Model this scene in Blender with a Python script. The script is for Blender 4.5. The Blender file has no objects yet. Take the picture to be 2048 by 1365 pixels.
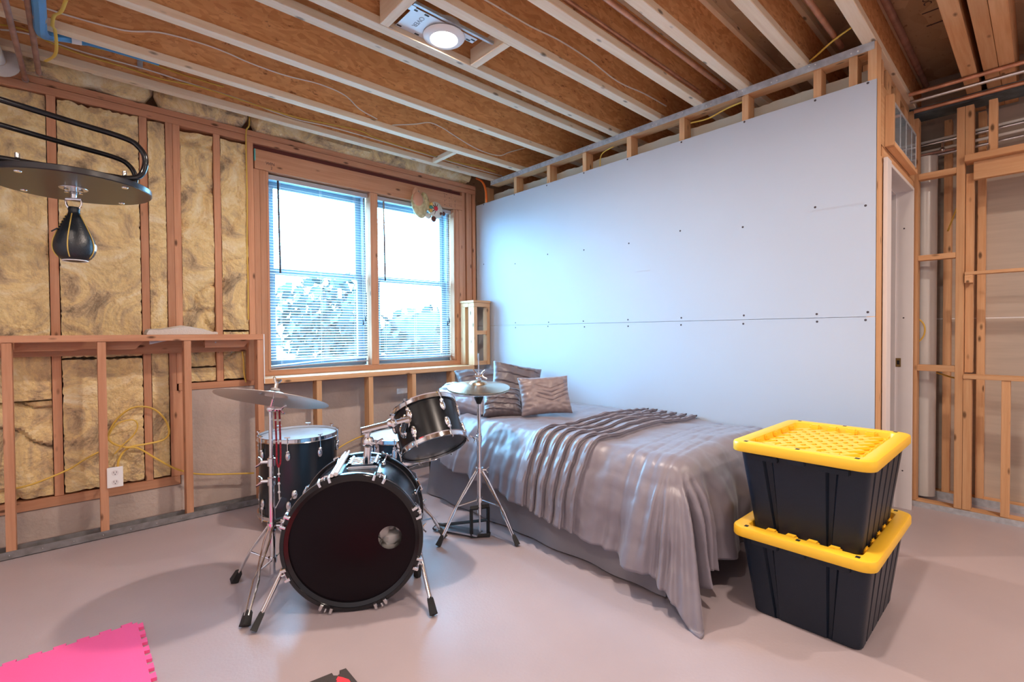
import bpy, bmesh, math, random
from mathutils import Vector, Matrix, noise
random.seed(7)
PI = math.pi
S = bpy.context.scene
COL = S.collection

# ------------------------------------------------------------------ camera
cam_d = bpy.data.cameras.new('camera')
cam = bpy.data.objects.new('camera', cam_d)
COL.objects.link(cam)
S.camera = cam
YAW, PITCH, ROLL = 0.739614882, 0.0169871621, 0.00658774639
EYE = Vector((0.0, 0.0, 1.17))
_f = Vector((math.sin(YAW), math.cos(YAW), 0)); _r = Vector((math.cos(YAW), -math.sin(YAW), 0)); _d = Vector((0, 0, -1))
_f2 = _f*math.cos(PITCH)+_d*math.sin(PITCH); _d2 = _d*math.cos(PITCH)-_f*math.sin(PITCH)
_r3 = _r*math.cos(ROLL)+_d2*math.sin(ROLL); _d3 = _d2*math.cos(ROLL)-_r*math.sin(ROLL)
M = Matrix((( _r3.x, -_d3.x, -_f2.x, EYE.x), (_r3.y, -_d3.y, -_f2.y, EYE.y), (_r3.z, -_d3.z, -_f2.z, EYE.z), (0, 0, 0, 1)))
cam.matrix_world = M
cam_d.sensor_width = 36.0
cam_d.lens = 969.96/2048*36.0
cam_d.clip_start = 0.02

# ------------------------------------------------------------------ colour management, world, lights
S.view_settings.view_transform = 'Standard'
S.view_settings.look = 'None'
S.view_settings.exposure = 0.0
S.view_settings.gamma = 1.0
S.view_settings.use_curve_mapping = False
try:
    S.cycles.max_bounces = 10
    S.cycles.diffuse_bounces = 6
    S.cycles.glossy_bounces = 4
    S.cycles.transmission_bounces = 8
    S.cycles.transparent_max_bounces = 12
    S.cycles.sample_clamp_indirect = 6.0
    S.cycles.use_denoising = True
    S.cycles.caustics_reflective = False
    S.cycles.caustics_refractive = False
except Exception:
    pass
W = bpy.data.worlds.new('sky'); S.world = W; W.use_nodes = True
wn = W.node_tree.nodes; wl = W.node_tree.links
bg = wn['Background']; bg.inputs['Color'].default_value = (0.24, 0.62, 1.0, 1); bg.inputs['Strength'].default_value = 55.0

LAMP_POWER = 27.0
LAMP_COLOR = (1.0, 0.83, 0.71)
def area_light(name, loc, size, power, color, rot=(0, 0, 0), shape='DISK', portal=False, sy=None, spread=PI):
    ld = bpy.data.lights.new(name, 'AREA'); ld.shape = shape; ld.size = size
    if sy: ld.size_y = sy
    ld.energy = power; ld.color = color; ld.spread = spread
    o = bpy.data.objects.new(name, ld); o.location = loc; o.rotation_euler = rot; COL.objects.link(o)
    if portal:
        try: ld.cycles.is_portal = True
        except Exception: pass
    return o
# daylight portal over the window opening (guides the sky light through the glass)
area_light('window_portal', (1.94, 4.30, 1.64), 1.9, 1.0, (1, 1, 1), (-PI/2, 0, 0), 'RECTANGLE', True, 1.7)

# ------------------------------------------------------------------ materials
def nm(name):
    m = bpy.data.materials.new(name); m.use_nodes = True
    nt = m.node_tree; b = nt.nodes['Principled BSDF']
    return m, nt, b
def pm(name, col, rough=0.5, metal=0.0, var=0.0, vscale=8.0, bump=0.0, bscale=60.0, spec=0.5, coat=0.0, sheen=0.0, stretch=(1, 1, 1), col2=None, alpha=1.0, trans=0.0, emit=None, estr=0.0):
    m, nt, b = nm(name)
    b.inputs['Base Color'].default_value = (*col, 1); b.inputs['Roughness'].default_value = rough
    b.inputs['Metallic'].default_value = metal; b.inputs['Specular IOR Level'].default_value = spec
    b.inputs['Coat Weight'].default_value = coat; b.inputs['Sheen Weight'].default_value = sheen
    if trans: b.inputs['Transmission Weight'].default_value = trans
    if emit: b.inputs['Emission Color'].default_value = (*emit, 1); b.inputs['Emission Strength'].default_value = estr
    tc = nt.nodes.new('ShaderNodeTexCoord'); mp = nt.nodes.new('ShaderNodeMapping')
    mp.inputs['Scale'].default_value = stretch
    nt.links.new(tc.outputs['Object'], mp.inputs['Vector'])
    if var or col2:
        n = nt.nodes.new('ShaderNodeTexNoise'); n.inputs['Scale'].default_value = vscale; n.inputs['Detail'].default_value = 6
        nt.links.new(mp.outputs['Vector'], n.inputs['Vector'])
        r = nt.nodes.new('ShaderNodeValToRGB')
        c2 = col2 or tuple(max(0, c*(1-var)) for c in col)
        r.color_ramp.elements[0].position = 0.35; r.color_ramp.elements[1].position = 0.65
        r.color_ramp.elements[0].color = (*c2, 1); r.color_ramp.elements[1].color = (*col, 1)
        nt.links.new(n.outputs['Fac'], r.inputs['Fac']); nt.links.new(r.outputs['Color'], b.inputs['Base Color'])
    if bump:
        n2 = nt.nodes.new('ShaderNodeTexNoise'); n2.inputs['Scale'].default_value = bscale; n2.inputs['Detail'].default_value = 4
        nt.links.new(mp.outputs['Vector'], n2.inputs['Vector'])
        bp = nt.nodes.new('ShaderNodeBump'); bp.inputs['Strength'].default_value = bump; bp.inputs['Distance'].default_value = 0.01
        nt.links.new(n2.outputs['Fac'], bp.inputs['Height']); nt.links.new(bp.outputs['Normal'], b.inputs['Normal'])
    return m
def wood(name, axis, c1, c2, knots=True, rough=0.65, c3=None):
    """sawn timber: grain stretched along one axis, dark knots, a tone of its own per board"""
    m, nt, b = nm(name); N = nt.nodes; Lk = nt.links
    tc = N.new('ShaderNodeTexCoord'); mp = N.new('ShaderNodeMapping')
    sc = [26.0, 26.0, 26.0]; sc['xyz'.index(axis)] = 1.3
    mp.inputs['Scale'].default_value = sc
    oi = N.new('ShaderNodeObjectInfo'); vm = N.new('ShaderNodeVectorMath'); vm.operation = 'ADD'
    sc2 = N.new('ShaderNodeVectorMath'); sc2.operation = 'SCALE'; sc2.inputs['Scale'].default_value = 17.0
    cv = N.new('ShaderNodeCombineXYZ')
    for i in range(3): Lk.new(oi.outputs['Random'], cv.inputs[i])
    Lk.new(cv.outputs[0], sc2.inputs[0]); Lk.new(tc.outputs['Object'], vm.inputs[0]); Lk.new(sc2.outputs[0], vm.inputs[1])
    Lk.new(vm.outputs[0], mp.inputs['Vector'])
    n = N.new('ShaderNodeTexNoise'); n.inputs['Scale'].default_value = 1.6; n.inputs['Detail'].default_value = 7; n.inputs['Roughness'].default_value = 0.65
    Lk.new(mp.outputs['Vector'], n.inputs['Vector'])
    r = N.new('ShaderNodeValToRGB'); r.color_ramp.elements[0].position = 0.3; r.color_ramp.elements[1].position = 0.7
    r.color_ramp.elements[0].color = (*c1, 1); r.color_ramp.elements[1].color = (*c2, 1)
    Lk.new(n.outputs['Fac'], r.inputs['Fac'])
    out = r.outputs['Color']
    # board to board tone
    hv = N.new('ShaderNodeHueSaturation'); mr = N.new('ShaderNodeMapRange'); mr.inputs['To Min'].default_value = 0.86; mr.inputs['To Max'].default_value = 1.12
    Lk.new(oi.outputs['Random'], mr.inputs['Value']); Lk.new(mr.outputs[0], hv.inputs['Value']); Lk.new(out, hv.inputs['Color']); out = hv.outputs['Color']
    if knots:
        mp2 = N.new('ShaderNodeMapping'); s2 = [14.0, 14.0, 14.0]; s2['xyz'.index(axis)] = 5.5; mp2.inputs['Scale'].default_value = s2
        Lk.new(vm.outputs[0], mp2.inputs['Vector'])
        v = N.new('ShaderNodeTexVoronoi'); v.inputs['Scale'].default_value = 1.0; Lk.new(mp2.outputs['Vector'], v.inputs['Vector'])
        kr = N.new('ShaderNodeValToRGB'); kr.color_ramp.elements[0].position = 0.07; kr.color_ramp.elements[1].position = 0.16
        kr.color_ramp.elements[0].color = (1, 1, 1, 1); kr.color_ramp.elements[1].color = (0, 0, 0, 1)
        Lk.new(v.outputs['Distance'], kr.inputs['Fac'])
        mx = N.new('ShaderNodeMix'); mx.data_type = 'RGBA'
        Lk.new(kr.outputs['Color'], mx.inputs[0]); Lk.new(out, mx.inputs[6])
        k3 = c3 or tuple(c*0.3 for c in c1); mx.inputs[7].default_value = (*k3, 1); out = mx.outputs[2]
    Lk.new(out, b.inputs['Base Color']); b.inputs['Roughness'].default_value = rough; b.inputs['Specular IOR Level'].default_value = 0.3
    bp = N.new('ShaderNodeBump'); bp.inputs['Strength'].default_value = 0.25; bp.inputs['Distance'].default_value = 0.004
    Lk.new(n.outputs['Fac'], bp.inputs['Height']); Lk.new(bp.outputs['Normal'], b.inputs['Normal'])
    return m
RED1, RED2 = (0.49, 0.225, 0.12), (0.64, 0.335, 0.20)
TAN1, TAN2 = (0.58, 0.30, 0.14), (0.72, 0.44, 0.24)
CRM1, CRM2 = (0.76, 0.58, 0.40), (0.88, 0.74, 0.56)
WR = {a: wood('reddish_stud_'+a, a, RED1, RED2) for a in 'xyz'}
WT = {a: wood('fir_stud_'+a, a, TAN1, TAN2) for a in 'xyz'}
WC = {a: wood('pale_flange_'+a, a, CRM1, CRM2) for a in 'xyz'}
def osb(name, c1, c2, c3, scale=52):
    m, nt, b = nm(name); N = nt.nodes; Lk = nt.links
    tc = N.new('ShaderNodeTexCoord'); mp = N.new('ShaderNodeMapping'); mp.inputs['Scale'].default_value = (0.5, 1, 1.3)
    Lk.new(tc.outputs['Object'], mp.inputs['Vector'])
    dn = N.new('ShaderNodeTexNoise'); dn.inputs['Scale'].default_value = 6; Lk.new(mp.outputs[0], dn.inputs['Vector'])
    ad = N.new('ShaderNodeMix'); ad.data_type = 'RGBA'; ad.inputs[0].default_value = 0.12
    Lk.new(mp.outputs[0], ad.inputs[6]); Lk.new(dn.outputs['Color'], ad.inputs[7])
    v = N.new('ShaderNodeTexVoronoi'); v.inputs['Scale'].default_value = scale; Lk.new(ad.outputs[2], v.inputs['Vector'])
    r = N.new('ShaderNodeValToRGB'); e = r.color_ramp.elements; e[0].position = 0.0; e[0].color = (*c1, 1); e[1].position = 1.0; e[1].color = (*c2, 1)
    sp = N.new('ShaderNodeSeparateColor'); Lk.new(v.outputs['Color'], sp.inputs[0]); Lk.new(sp.outputs[0], r.inputs['Fac'])
    n2 = N.new('ShaderNodeTexNoise'); n2.inputs['Scale'].default_value = 26; n2.inputs['Detail'].default_value = 8; n2.inputs['Roughness'].default_value = 0.75; Lk.new(mp.outputs[0], n2.inputs['Vector'])
    k = N.new('ShaderNodeValToRGB'); k.color_ramp.elements[0].position = 0.34; k.color_ramp.elements[1].position = 0.41
    k.color_ramp.elements[0].color = (1, 1, 1, 1); k.color_ramp.elements[1].color = (0, 0, 0, 1); Lk.new(n2.outputs['Fac'], k.inputs['Fac'])
    mx = N.new('ShaderNodeMix'); mx.data_type = 'RGBA'; Lk.new(k.outputs['Color'], mx.inputs[0]); Lk.new(r.outputs['Color'], mx.inputs[6]); mx.inputs[7].default_value = (*c3, 1)
    Lk.new(mx.outputs[2], b.inputs['Base Color']); b.inputs['Roughness'].default_value = 0.75; b.inputs['Specular IOR Level'].default_value = 0.25
    return m
OSB = osb('joist_web_strands', (0.64, 0.295, 0.115), (0.82, 0.435, 0.195), (0.27, 0.095, 0.038))
PLY = osb('subfloor_strands', (0.42, 0.28, 0.17), (0.54, 0.37, 0.23), (0.22, 0.12, 0.06), 14)
def fiberglass():
    m, nt, b = nm('yellow_fiberglass'); N = nt.nodes; Lk = nt.links
    tc = N.new('ShaderNodeTexCoord')
    n = N.new('ShaderNodeTexNoise'); n.inputs['Scale'].default_value = 3.6; n.inputs['Detail'].default_value = 12; n.inputs['Roughness'].default_value = 0.70; n.inputs['Distortion'].default_value = 1.1
    Lk.new(tc.outputs['Object'], n.inputs['Vector'])
    r = N.new('ShaderNodeValToRGB'); e = r.color_ramp.elements
    e[0].position = 0.34; e[0].color = (0.24, 0.18, 0.115, 1); e[1].position = 0.63; e[1].color = (0.92, 0.80, 0.55, 1)
    x = e.new(0.43); x.color = (0.60, 0.44, 0.26, 1); x = e.new(0.51); x.color = (0.82, 0.62, 0.30, 1)
    Lk.new(n.outputs['Fac'], r.inputs['Fac']); Lk.new(r.outputs['Color'], b.inputs['Base Color'])
    b.inputs['Roughness'].default_value = 0.95; b.inputs['Specular IOR Level'].default_value = 0.1; b.inputs['Sheen Weight'].default_value = 0.4
    n2 = N.new('ShaderNodeTexNoise'); n2.inputs['Scale'].default_value = 45; n2.inputs['Detail'].default_value = 6; Lk.new(tc.outputs['Object'], n2.inputs['Vector'])
    bp = N.new('ShaderNodeBump'); bp.inputs['Strength'].default_value = 0.8; bp.inputs['Distance'].default_value = 0.02
    Lk.new(n2.outputs['Fac'], bp.inputs['Height']); Lk.new(bp.outputs['Normal'], b.inputs['Normal'])
    return m
FIB = fiberglass()
FLOORM = pm('painted_concrete_floor', (0.455, 0.375, 0.39), 0.36, var=0.10, vscale=2.2, bump=0.06, bscale=90, col2=(0.41, 0.34, 0.36))
CONC = pm('foundation_concrete', (0.60, 0.49, 0.43), 0.85, col2=(0.44, 0.365, 0.325), vscale=2.6, bump=0.5, bscale=40)
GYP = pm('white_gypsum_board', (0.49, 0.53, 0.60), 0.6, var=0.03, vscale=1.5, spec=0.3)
GYPB = pm('grey_gypsum_back', (0.52, 0.45, 0.38), 0.85, var=0.10, vscale=3, stretch=(1, 1, 12), spec=0.2)
GYPE = pm('pale_gypsum_back', (0.55, 0.53, 0.46), 0.85, var=0.08, vscale=4, spec=0.2)
WHITE = pm('white_paint', (0.78, 0.74, 0.74), 0.45, var=0.03)
PLAST = pm('white_plastic', (0.85, 0.85, 0.85), 0.35)
GALV = pm('galvanised_steel', (0.62, 0.66, 0.71), 0.42, 0.45, col2=(0.47, 0.50, 0.54), vscale=30)
CHROME = pm('chrome', (0.82, 0.82, 0.84), 0.10, 1.0)
STEEL = pm('brushed_steel', (0.62, 0.62, 0.64), 0.28, 1.0)
COPPER = pm('copper_pipe', (0.72, 0.36, 0.23), 0.38, 0.55, var=0.30, vscale=14)
COPDARK = pm('weathered_copper', (0.46, 0.27, 0.22), 0.5, 0.4, var=0.35, vscale=12)
BLK = pm('black_satin_wrap', (0.005, 0.006, 0.008), 0.28, spec=0.4)
BLKP = pm('black_plastic', (0.007, 0.013, 0.026), 0.42, spec=0.38, bump=0.08, bscale=200)
RUB = pm('black_rubber', (0.012, 0.012, 0.013), 0.6)
GLOSSB = pm('black_gloss', (0.008, 0.008, 0.01), 0.13)
HEADB = pm('black_drum_head', (0.006, 0.003, 0.005), 0.28, spec=0.16, bump=0.03, bscale=160)
HEADW = pm('coated_drum_head', (0.44, 0.48, 0.53), 0.5, var=0.14, vscale=14)
BRASS_REFL = pm('bronze_wood_reflection', (0.74, 0.60, 0.44), 0.24, 1.0, bump=0.05, bscale=120, stretch=(1, 1, 1))  # bronze made warmer, standing in for wood reflected in the top hi-hat
SILV = pm('pale_cymbal', (0.80, 0.74, 0.68), 0.30, 1.0, bump=0.04, bscale=120)
YEL = pm('yellow_plastic', (0.95, 0.55, 0.03), 0.38)
WIREY = pm('yellow_cable_jacket', (0.70, 0.46, 0.08), 0.5)
WIREW = pm('white_cable_jacket', (0.85, 0.82, 0.78), 0.5)
BLUE = pm('blue_hose', (0.07, 0.30, 0.58), 0.4)
ORNG = pm('orange_hose', (0.85, 0.17, 0.03), 0.4)
PVC = pm('white_pvc', (0.66, 0.64, 0.62), 0.3, var=0.05, vscale=5)
PINK = pm('pink_foam', (0.95, 0.115, 0.34), 0.75, bump=0.2, bscale=300)
FOAMB = pm('charcoal_foam', (0.055, 0.045, 0.045), 0.8, bump=0.2, bscale=300)
FOAMR = pm('red_foam', (0.90, 0.05, 0.075), 0.75, bump=0.2, bscale=300)
def satin(name, col, rough=0.38):
    m, nt, b = nm(name); N = nt.nodes; Lk = nt.links
    b.inputs['Base Color'].default_value = (*col, 1); b.inputs['Roughness'].default_value = rough; b.inputs['Sheen Weight'].default_value = 0.25; b.inputs['Sheen Roughness'].default_value = 0.4
    b.inputs['Specular IOR Level'].default_value = 0.6
    tc = N.new('ShaderNodeTexCoord'); n = N.new('ShaderNodeTexNoise'); n.inputs['Scale'].default_value = 14; n.inputs['Detail'].default_value = 5
    Lk.new(tc.outputs['Object'], n.inputs['Vector']); bp = N.new('ShaderNodeBump'); bp.inputs['Strength'].default_value = 0.10; bp.inputs['Distance'].default_value = 0.012
    Lk.new(n.outputs['Fac'], bp.inputs['Height']); Lk.new(bp.outputs['Normal'], b.inputs['Normal'])
    return m
SATIN = satin('grey_taupe_satin', (0.225, 0.20, 0.235))
SATD = satin('dark_taupe_satin', (0.125, 0.10, 0.108), 0.46)
SATC = satin('taupe_satin_cushion', (0.235, 0.18, 0.18))
SKIRT = pm('grey_skirt_cloth', (0.25, 0.235, 0.26), 0.75, sheen=0.2, bump=0.1, bscale=25)
LINEN = pm('cream_towel', (0.66, 0.60, 0.55), 0.9, bump=0.3, bscale=120)
PAINTM = pm('silver_tape', (0.75, 0.75, 0.75), 0.4)
VINYLG = pm('grey_vinyl_rail', (0.40, 0.39, 0.43), 0.4)
SASH = pm('sash_shade_tone', (0.20, 0.26, 0.31), 0.5)  # white vinyl frame and sashes, their shade put into the colour as grey-blue
# blind slats: white vinyl that lets a little light through
def blind_mat():
    m, nt, b = nm('white_blind_vinyl'); b.inputs['Base Color'].default_value = (0.86, 0.88, 0.90, 1); b.inputs['Roughness'].default_value = 0.4
    t = nt.nodes.new('ShaderNodeBsdfTranslucent'); t.inputs['Color'].default_value = (0.9, 0.92, 0.95, 1)
    mx = nt.nodes.new('ShaderNodeMixShader'); mx.inputs[0].default_value = 0.10
    o = nt.nodes['Material Output']
    nt.links.new(b.outputs[0], mx.inputs[1]); nt.links.new(t.outputs[0], mx.inputs[2]); nt.links.new(mx.outputs[0], o.inputs['Surface'])
    return m
BLIND = blind_mat()
def glass_mat():
    m, nt, b = nm('window_glass')
    t = nt.nodes.new('ShaderNodeBsdfTransparent'); g = nt.nodes.new('ShaderNodeBsdfGlossy'); g.inputs['Roughness'].default_value = 0.02
    mx = nt.nodes.new('ShaderNodeMixShader'); mx.inputs[0].default_value = 0.06
    o = nt.nodes['Material Output']
    nt.links.new(t.outputs[0], mx.inputs[1]); nt.links.new(g.outputs[0], mx.inputs[2]); nt.links.new(mx.outputs[0], o.inputs['Surface'])
    return m
GLASS = glass_mat()

# ------------------------------------------------------------------ object helpers
def rootof(o):
    while o.parent: o = o.parent
    return o
def link(name, verts, faces, mat, parent=None, smooth=False, base=None, sharp=None):
    vs = [Vector(v) for v in verts]
    if parent is not None: off = Vector(rootof(parent).location)
    elif base is not None: off = Vector(base)
    else:
        off = Vector(((min(v.x for v in vs)+max(v.x for v in vs))/2, (min(v.y for v in vs)+max(v.y for v in vs))/2, min(v.z for v in vs)))
    me = bpy.data.meshes.new(name)
    me.from_pydata([tuple(v-off) for v in vs], [], faces)
    mats = mat if isinstance(mat, (list, tuple)) else [mat]
    for q in mats: me.materials.append(q)
    me.validate(); me.update()
    bm = bmesh.new(); bm.from_mesh(me); bmesh.ops.recalc_face_normals(bm, faces=bm.faces); bm.to_mesh(me); bm.free()
    if smooth:
        for p in me.polygons: p.use_smooth = True
        try: me.set_sharp_from_angle(angle=sharp if sharp else math.radians(40))
        except Exception: pass
    o = bpy.data.objects.new(name, me); COL.objects.link(o)
    if parent is not None: o.parent = parent
    else: o.location = off
    return o
def tag(o, label, cat, group=None, kind=None):
    if label: o['label'] = label
    if cat: o['category'] = cat
    if group: o['group'] = group
    if kind: o['kind'] = kind
    return o
def thing(name, label, cat, loc, group=None):
    o = bpy.data.objects.new(name, None); COL.objects.link(o); o.location = loc; o.empty_display_size = 0.05
    return tag(o, label, cat, group)
def struct(name, loc=(0, 0, 0), label=None, cat=None):
    o = bpy.data.objects.new(name, None); COL.objects.link(o); o.location = loc; o['kind'] = 'structure'
    if label: o['label'] = label
    if cat: o['category'] = cat
    return o
class MB:
    """collects shapes into one mesh"""
    def __init__(s): s.v = []; s.f = []
    def add(s, v, f):
        n = len(s.v); s.v += [Vector(q) for q in v]; s.f += [tuple(i+n for i in q) for q in f]; return s
    def box(s, x0, x1, y0, y1, z0, z1, bev=0.0, mat=None):
        if bev > 0:
            bm = bmesh.new(); bmesh.ops.create_cube(bm, size=1)
            for v in bm.verts: v.co = Vector(((x0+x1)/2+v.co.x*(x1-x0), (y0+y1)/2+v.co.y*(y1-y0), (z0+z1)/2+v.co.z*(z1-z0)))
            bmesh.ops.bevel(bm, geom=bm.edges[:], offset=bev, segments=2, affect='EDGES')
            bm.verts.index_update(); v = [q.co.copy() for q in bm.verts]; f = [[q.index for q in p.verts] for p in bm.faces]; bm.free()
        else:
            v = [(x, y, z) for x in (x0, x1) for y in (y0, y1) for z in (z0, z1)]
            f = [(0, 1, 3, 2), (4, 6, 7, 5), (0, 4, 5, 1), (2, 3, 7, 6), (0, 2, 6, 4), (1, 5, 7, 3)]
        if mat is not None: v = [mat @ Vector(q) for q in v]
        return s.add(v, f)
    def lathe(s, prof, n=32, mat=None, closed=False):
        """prof: (r, z) pairs about local Z"""
        mat = mat or Matrix(); v = []; f = []; rings = []
        for r, z in prof:
            if r < 1e-6:
                rings.append([len(v)]); v.append(mat @ Vector((0, 0, z)))
            else:
                rings.append(list(range(len(v), len(v)+n)))
                v += [mat @ Vector((r*math.cos(2*PI*i/n), r*math.sin(2*PI*i/n), z)) for i in range(n)]
        pr = list(zip(rings, rings[1:]))
        if closed: pr.append((rings[-1], rings[0]))
        for a, b in pr:
            for i in range(n):
                j = (i+1) % n
                if len(a) == 1 and len(b) == 1: continue
                if len(a) == 1: f.append((a[0], b[i], b[j]))
                elif len(b) == 1: f.append((a[i], a[j], b[0]))
                else: f.append((a[i], a[j], b[j], b[i]))
        return s.add(v, f)
    def tube(s, pts, r, n=8, closed=False, smooth=0, rs=None, flat=1.0):
        pts = [Vector(p) for p in pts]
        if smooth:
            out = []; m = len(pts)
            rng = m if closed else m-1
            for i in range(rng):
                p1, p2 = pts[i], pts[(i+1) % m]
                p0 = pts[(i-1) % m] if closed or i > 0 else p1; p3 = pts[(i+2) % m] if closed or i+2 < m else p2
                for k in range(smooth):
                    t = k/smooth
                    out.append(0.5*((2*p1)+(p2-p0)*t+(2*p0-5*p1+4*p2-p3)*t*t+(3*p1-p0-3*p2+p3)*t**3))
            if not closed: out.append(pts[-1])
            pts = out
        m = len(pts); v = []; f = []; nrm = None
        for i in range(m):
            if closed: t = pts[(i+1) % m]-pts[i-1]
            else: t = pts[min(i+1, m-1)]-pts[max(i-1, 0)]
            if t.length < 1e-9: t = Vector((0, 0, 1))
            t.normalize()
            if nrm is None:
                nrm = t.orthogonal().normalized()
                if abs(t.z) < 0.95: nrm = (Vector((0, 0, 1))-t*t.z).normalized()
            else: nrm = (nrm-t*nrm.dot(t)).normalized()
            b = t.cross(nrm)
            rr = rs[min(len(rs)-1, int(i*len(rs)/m))] if rs else r
            v += [pts[i]+(nrm*math.cos(2*PI*k/n)*flat+b*math.sin(2*PI*k/n))*rr for k in range(n)]
        for i in range(m if closed else m-1):
            a = i*n; c = ((i+1) % m)*n
            for k in range(n):
                l = (k+1) % n; f.append((a+k, a+l, c+l, c+k))
        if not closed: f.append(tuple(range(n-1, -1, -1))); f.append(tuple(range((m-1)*n, m*n)))
        return s.add(v, f)
    def ball(s, c, r, n=12, m=8, mat=None, sc=(1, 1, 1)):
        prof = [(r*math.sin(PI*i/m), -r*math.cos(PI*i/m)) for i in range(m+1)]
        k = Matrix.Translation(Vector(c)) @ (mat or Matrix()) @ Matrix.Diagonal((*sc, 1))
        return s.lathe(prof, n, k)
    def prism(s, poly, h, mat=None):
        """extrude a 2D polygon (local xy) by h along local z"""
        mat = mat or Matrix(); n = len(poly)
        v = [mat @ Vector((x, y, 0)) for x, y in poly]+[mat @ Vector((x, y, h)) for x, y in poly]
        f = [tuple(range(n-1, -1, -1)), tuple(range(n, 2*n))]+[(i, (i+1) % n, n+(i+1) % n, n+i) for i in range(n)]
        return s.add(v, f)
    def build(s, name, mat, parent=None, smooth=False, base=None, label=None):
        o = link(name, s.v, s.f, mat, parent, smooth, base)
        if label: o['label'] = label
        return o
def bx(name, x0, x1, y0, y1, z0, z1, mat, parent=None, bev=0.0015):
    return MB().box(x0, x1, y0, y1, z0, z1, bev).build(name, mat, parent)
def frame(origin, z, x=None):
    z = Vector(z).normalized()
    if x is None: x = z.orthogonal()
    x = Vector(x); x = (x-z*x.dot(z)).normalized(); y = z.cross(x)
    return Matrix(((x.x, y.x, z.x, origin[0]), (x.y, y.y, z.y, origin[1]), (x.z, y.z, z.z, origin[2]), (0, 0, 0, 1)))
def rod(name, p, q, r, mat, parent=None, n=10, smooth=True):
    return MB().tube([p, q], r, n).build(name, mat, parent, smooth)
def text_part(name, txt, size, mat_w, mat, parent):
    """raised lettering turned into a mesh part"""
    c = bpy.data.curves.new(name, 'FONT'); c.body = txt; c.size = size; c.extrude = 0.0004; c.align_x = 'CENTER'; c.align_y = 'CENTER'
    o = bpy.data.objects.new('tmp_text', c); COL.objects.link(o)
    dg = bpy.context.evaluated_depsgraph_get(); me = bpy.data.meshes.new_from_object(o.evaluated_get(dg))
    v = [mat_w @ q.co for q in me.vertices]; f = [tuple(p.vertices) for p in me.polygons]
    bpy.data.objects.remove(o); bpy.data.curves.remove(c)
    r = link(name, v, f, mat, parent); return r
def fbm(p, o=4):
    return noise.fractal(Vector(p), 1.0, 2.0, o)
def sstep(a, b, x):
    t = max(0, min(1, (x-a)/(b-a))); return t*t*(3-2*t)
INK = pm('marker_ink', (0.05, 0.035, 0.04), 0.7)

# ================================================================== THE SETTING
XL, XR, YB, YW, YT = -1.0, 4.55, -3.2, 3.86, 4.0     # left wall, far right board, rear wall, stud face and sheathing of the window wall
CEIL, JB = 2.944, 2.642                               # subfloor underside, joist bottoms
fl_ = bx('floor', XL-0.1, XR+0.4, YB-0.1, YT+0.05, -0.12, 0.0, FLOORM, None, 0); fl_['kind'] = 'structure'
cl = struct('ceiling', (0, 0, CEIL))
bx('subfloor', XL-0.1, XR+0.4, YB-0.1, YT+0.05, CEIL, CEIL+0.05, PLY, cl, 0)
wl_ = bx('wall_left', XL-0.1, XL, YB, YT, 0, CEIL, WHITE, None, 0); wl_['kind'] = 'structure'
wb_ = bx('wall_rear', XL-0.1, XR+0.4, YB-0.1, YB, 0, CEIL, WHITE, None, 0); wb_['kind'] = 'structure'

# ---- ceiling joists: web with an upper and a lower flange each
def joist(y, x0=XL, x1=XR, flange_mat=None, depth=0.06):
    w = bx('joist', x0, x1, y-0.006, y+0.006, JB+0.036, CEIL-0.036, OSB, cl, 0)
    for z0, z1 in ((JB, JB+0.038), (CEIL-0.038, CEIL)):
        bx('flange', x0, x1, y-depth/2, y+depth/2, z0, z1, WC['x'], w, 0.002)
    return w
for y in (3.595, 3.222, 2.758, 2.325, 2.168, 1.826, 1.524, 1.238, 0.92, 0.612): joist(y)
for y in (0.302,): bx('solid_joist', XL, XR, y-0.033, y+0.033, JB, CEIL, WT['x'], cl, 0.002)
for y in (0.213, 0.150): bx('solid_joist', XL, XR, y-0.0305, y+0.0305, JB, CEIL, WT['x'], cl, 0.002)
for y in (-0.25, -0.65, -1.05, -1.45, -1.85, -2.25, -2.65): joist(y)
# marks stamped on the subfloor between two joists
mk = MB()
for x, w in ((3.02, .012), (3.17, .010), (3.56, .010), (3.72, .012)): mk.box(x, x+w, 0.40, 0.475, CEIL-0.0012, CEIL)
mk.build('stamp_bars', INK, cl)
text_part('stamp_text', 'THE 24 OC', 0.05, frame((3.36, 0.44, CEIL-0.0008), (0, 0, -1), (1, 0, 0)), INK, cl)

# ---- window wall
ww = struct('wall_window', (0, YW, 0))
bx('sheathing', XL, 1.095, YT, YT+0.03, 0, CEIL, PLY, ww, 0)
bx('sheathing', 2.775, XR+0.4, YT, YT+0.03, 0, CEIL, PLY, ww, 0)
bx('sheathing', 1.095, 2.775, YT, YT+0.03, 0, 0.905, PLY, ww, 0)
bx('sheathing', 1.095, 2.775, YT, YT+0.03, 2.372, CEIL, PLY, ww, 0)
bx('concrete_foundation', 0.535, XR, YW, YT, 0, 0.80, CONC, ww, 0.004)
bx('concrete_curb', XL, 0.535, YW+0.002, YT, 0, 0.18, CONC, ww, 0.004)
bx('bottom_plate', XL, 0.53, YW-0.006, YT, 0.181, 0.236, WR['x'], ww)
bx('ledge_plate', 0.53, 3.04, YW-0.004, YT, 0.801, 0.845, WR['x'], ww)
for z0, z1 in ((2.556, 2.600), (2.603, 2.641)): bx('top_plate', XL, 3.04, YW, YT, z0, z1, WR['x'], ww)
for x0, x1, z0 in ((-0.078, -0.038, .237), (-0.48, -0.44, .237), (-0.88, -0.84, .237), (0.345, 0.385, .237), (0.481, 0.5195, .237), (0.5205, 0.560, .846), (0.752, 0.792, .846), (0.962, 1.002, .846)):
    bx('stud', x0, x1, YW, YT, z0, 2.555, WR['z'], ww)
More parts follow.
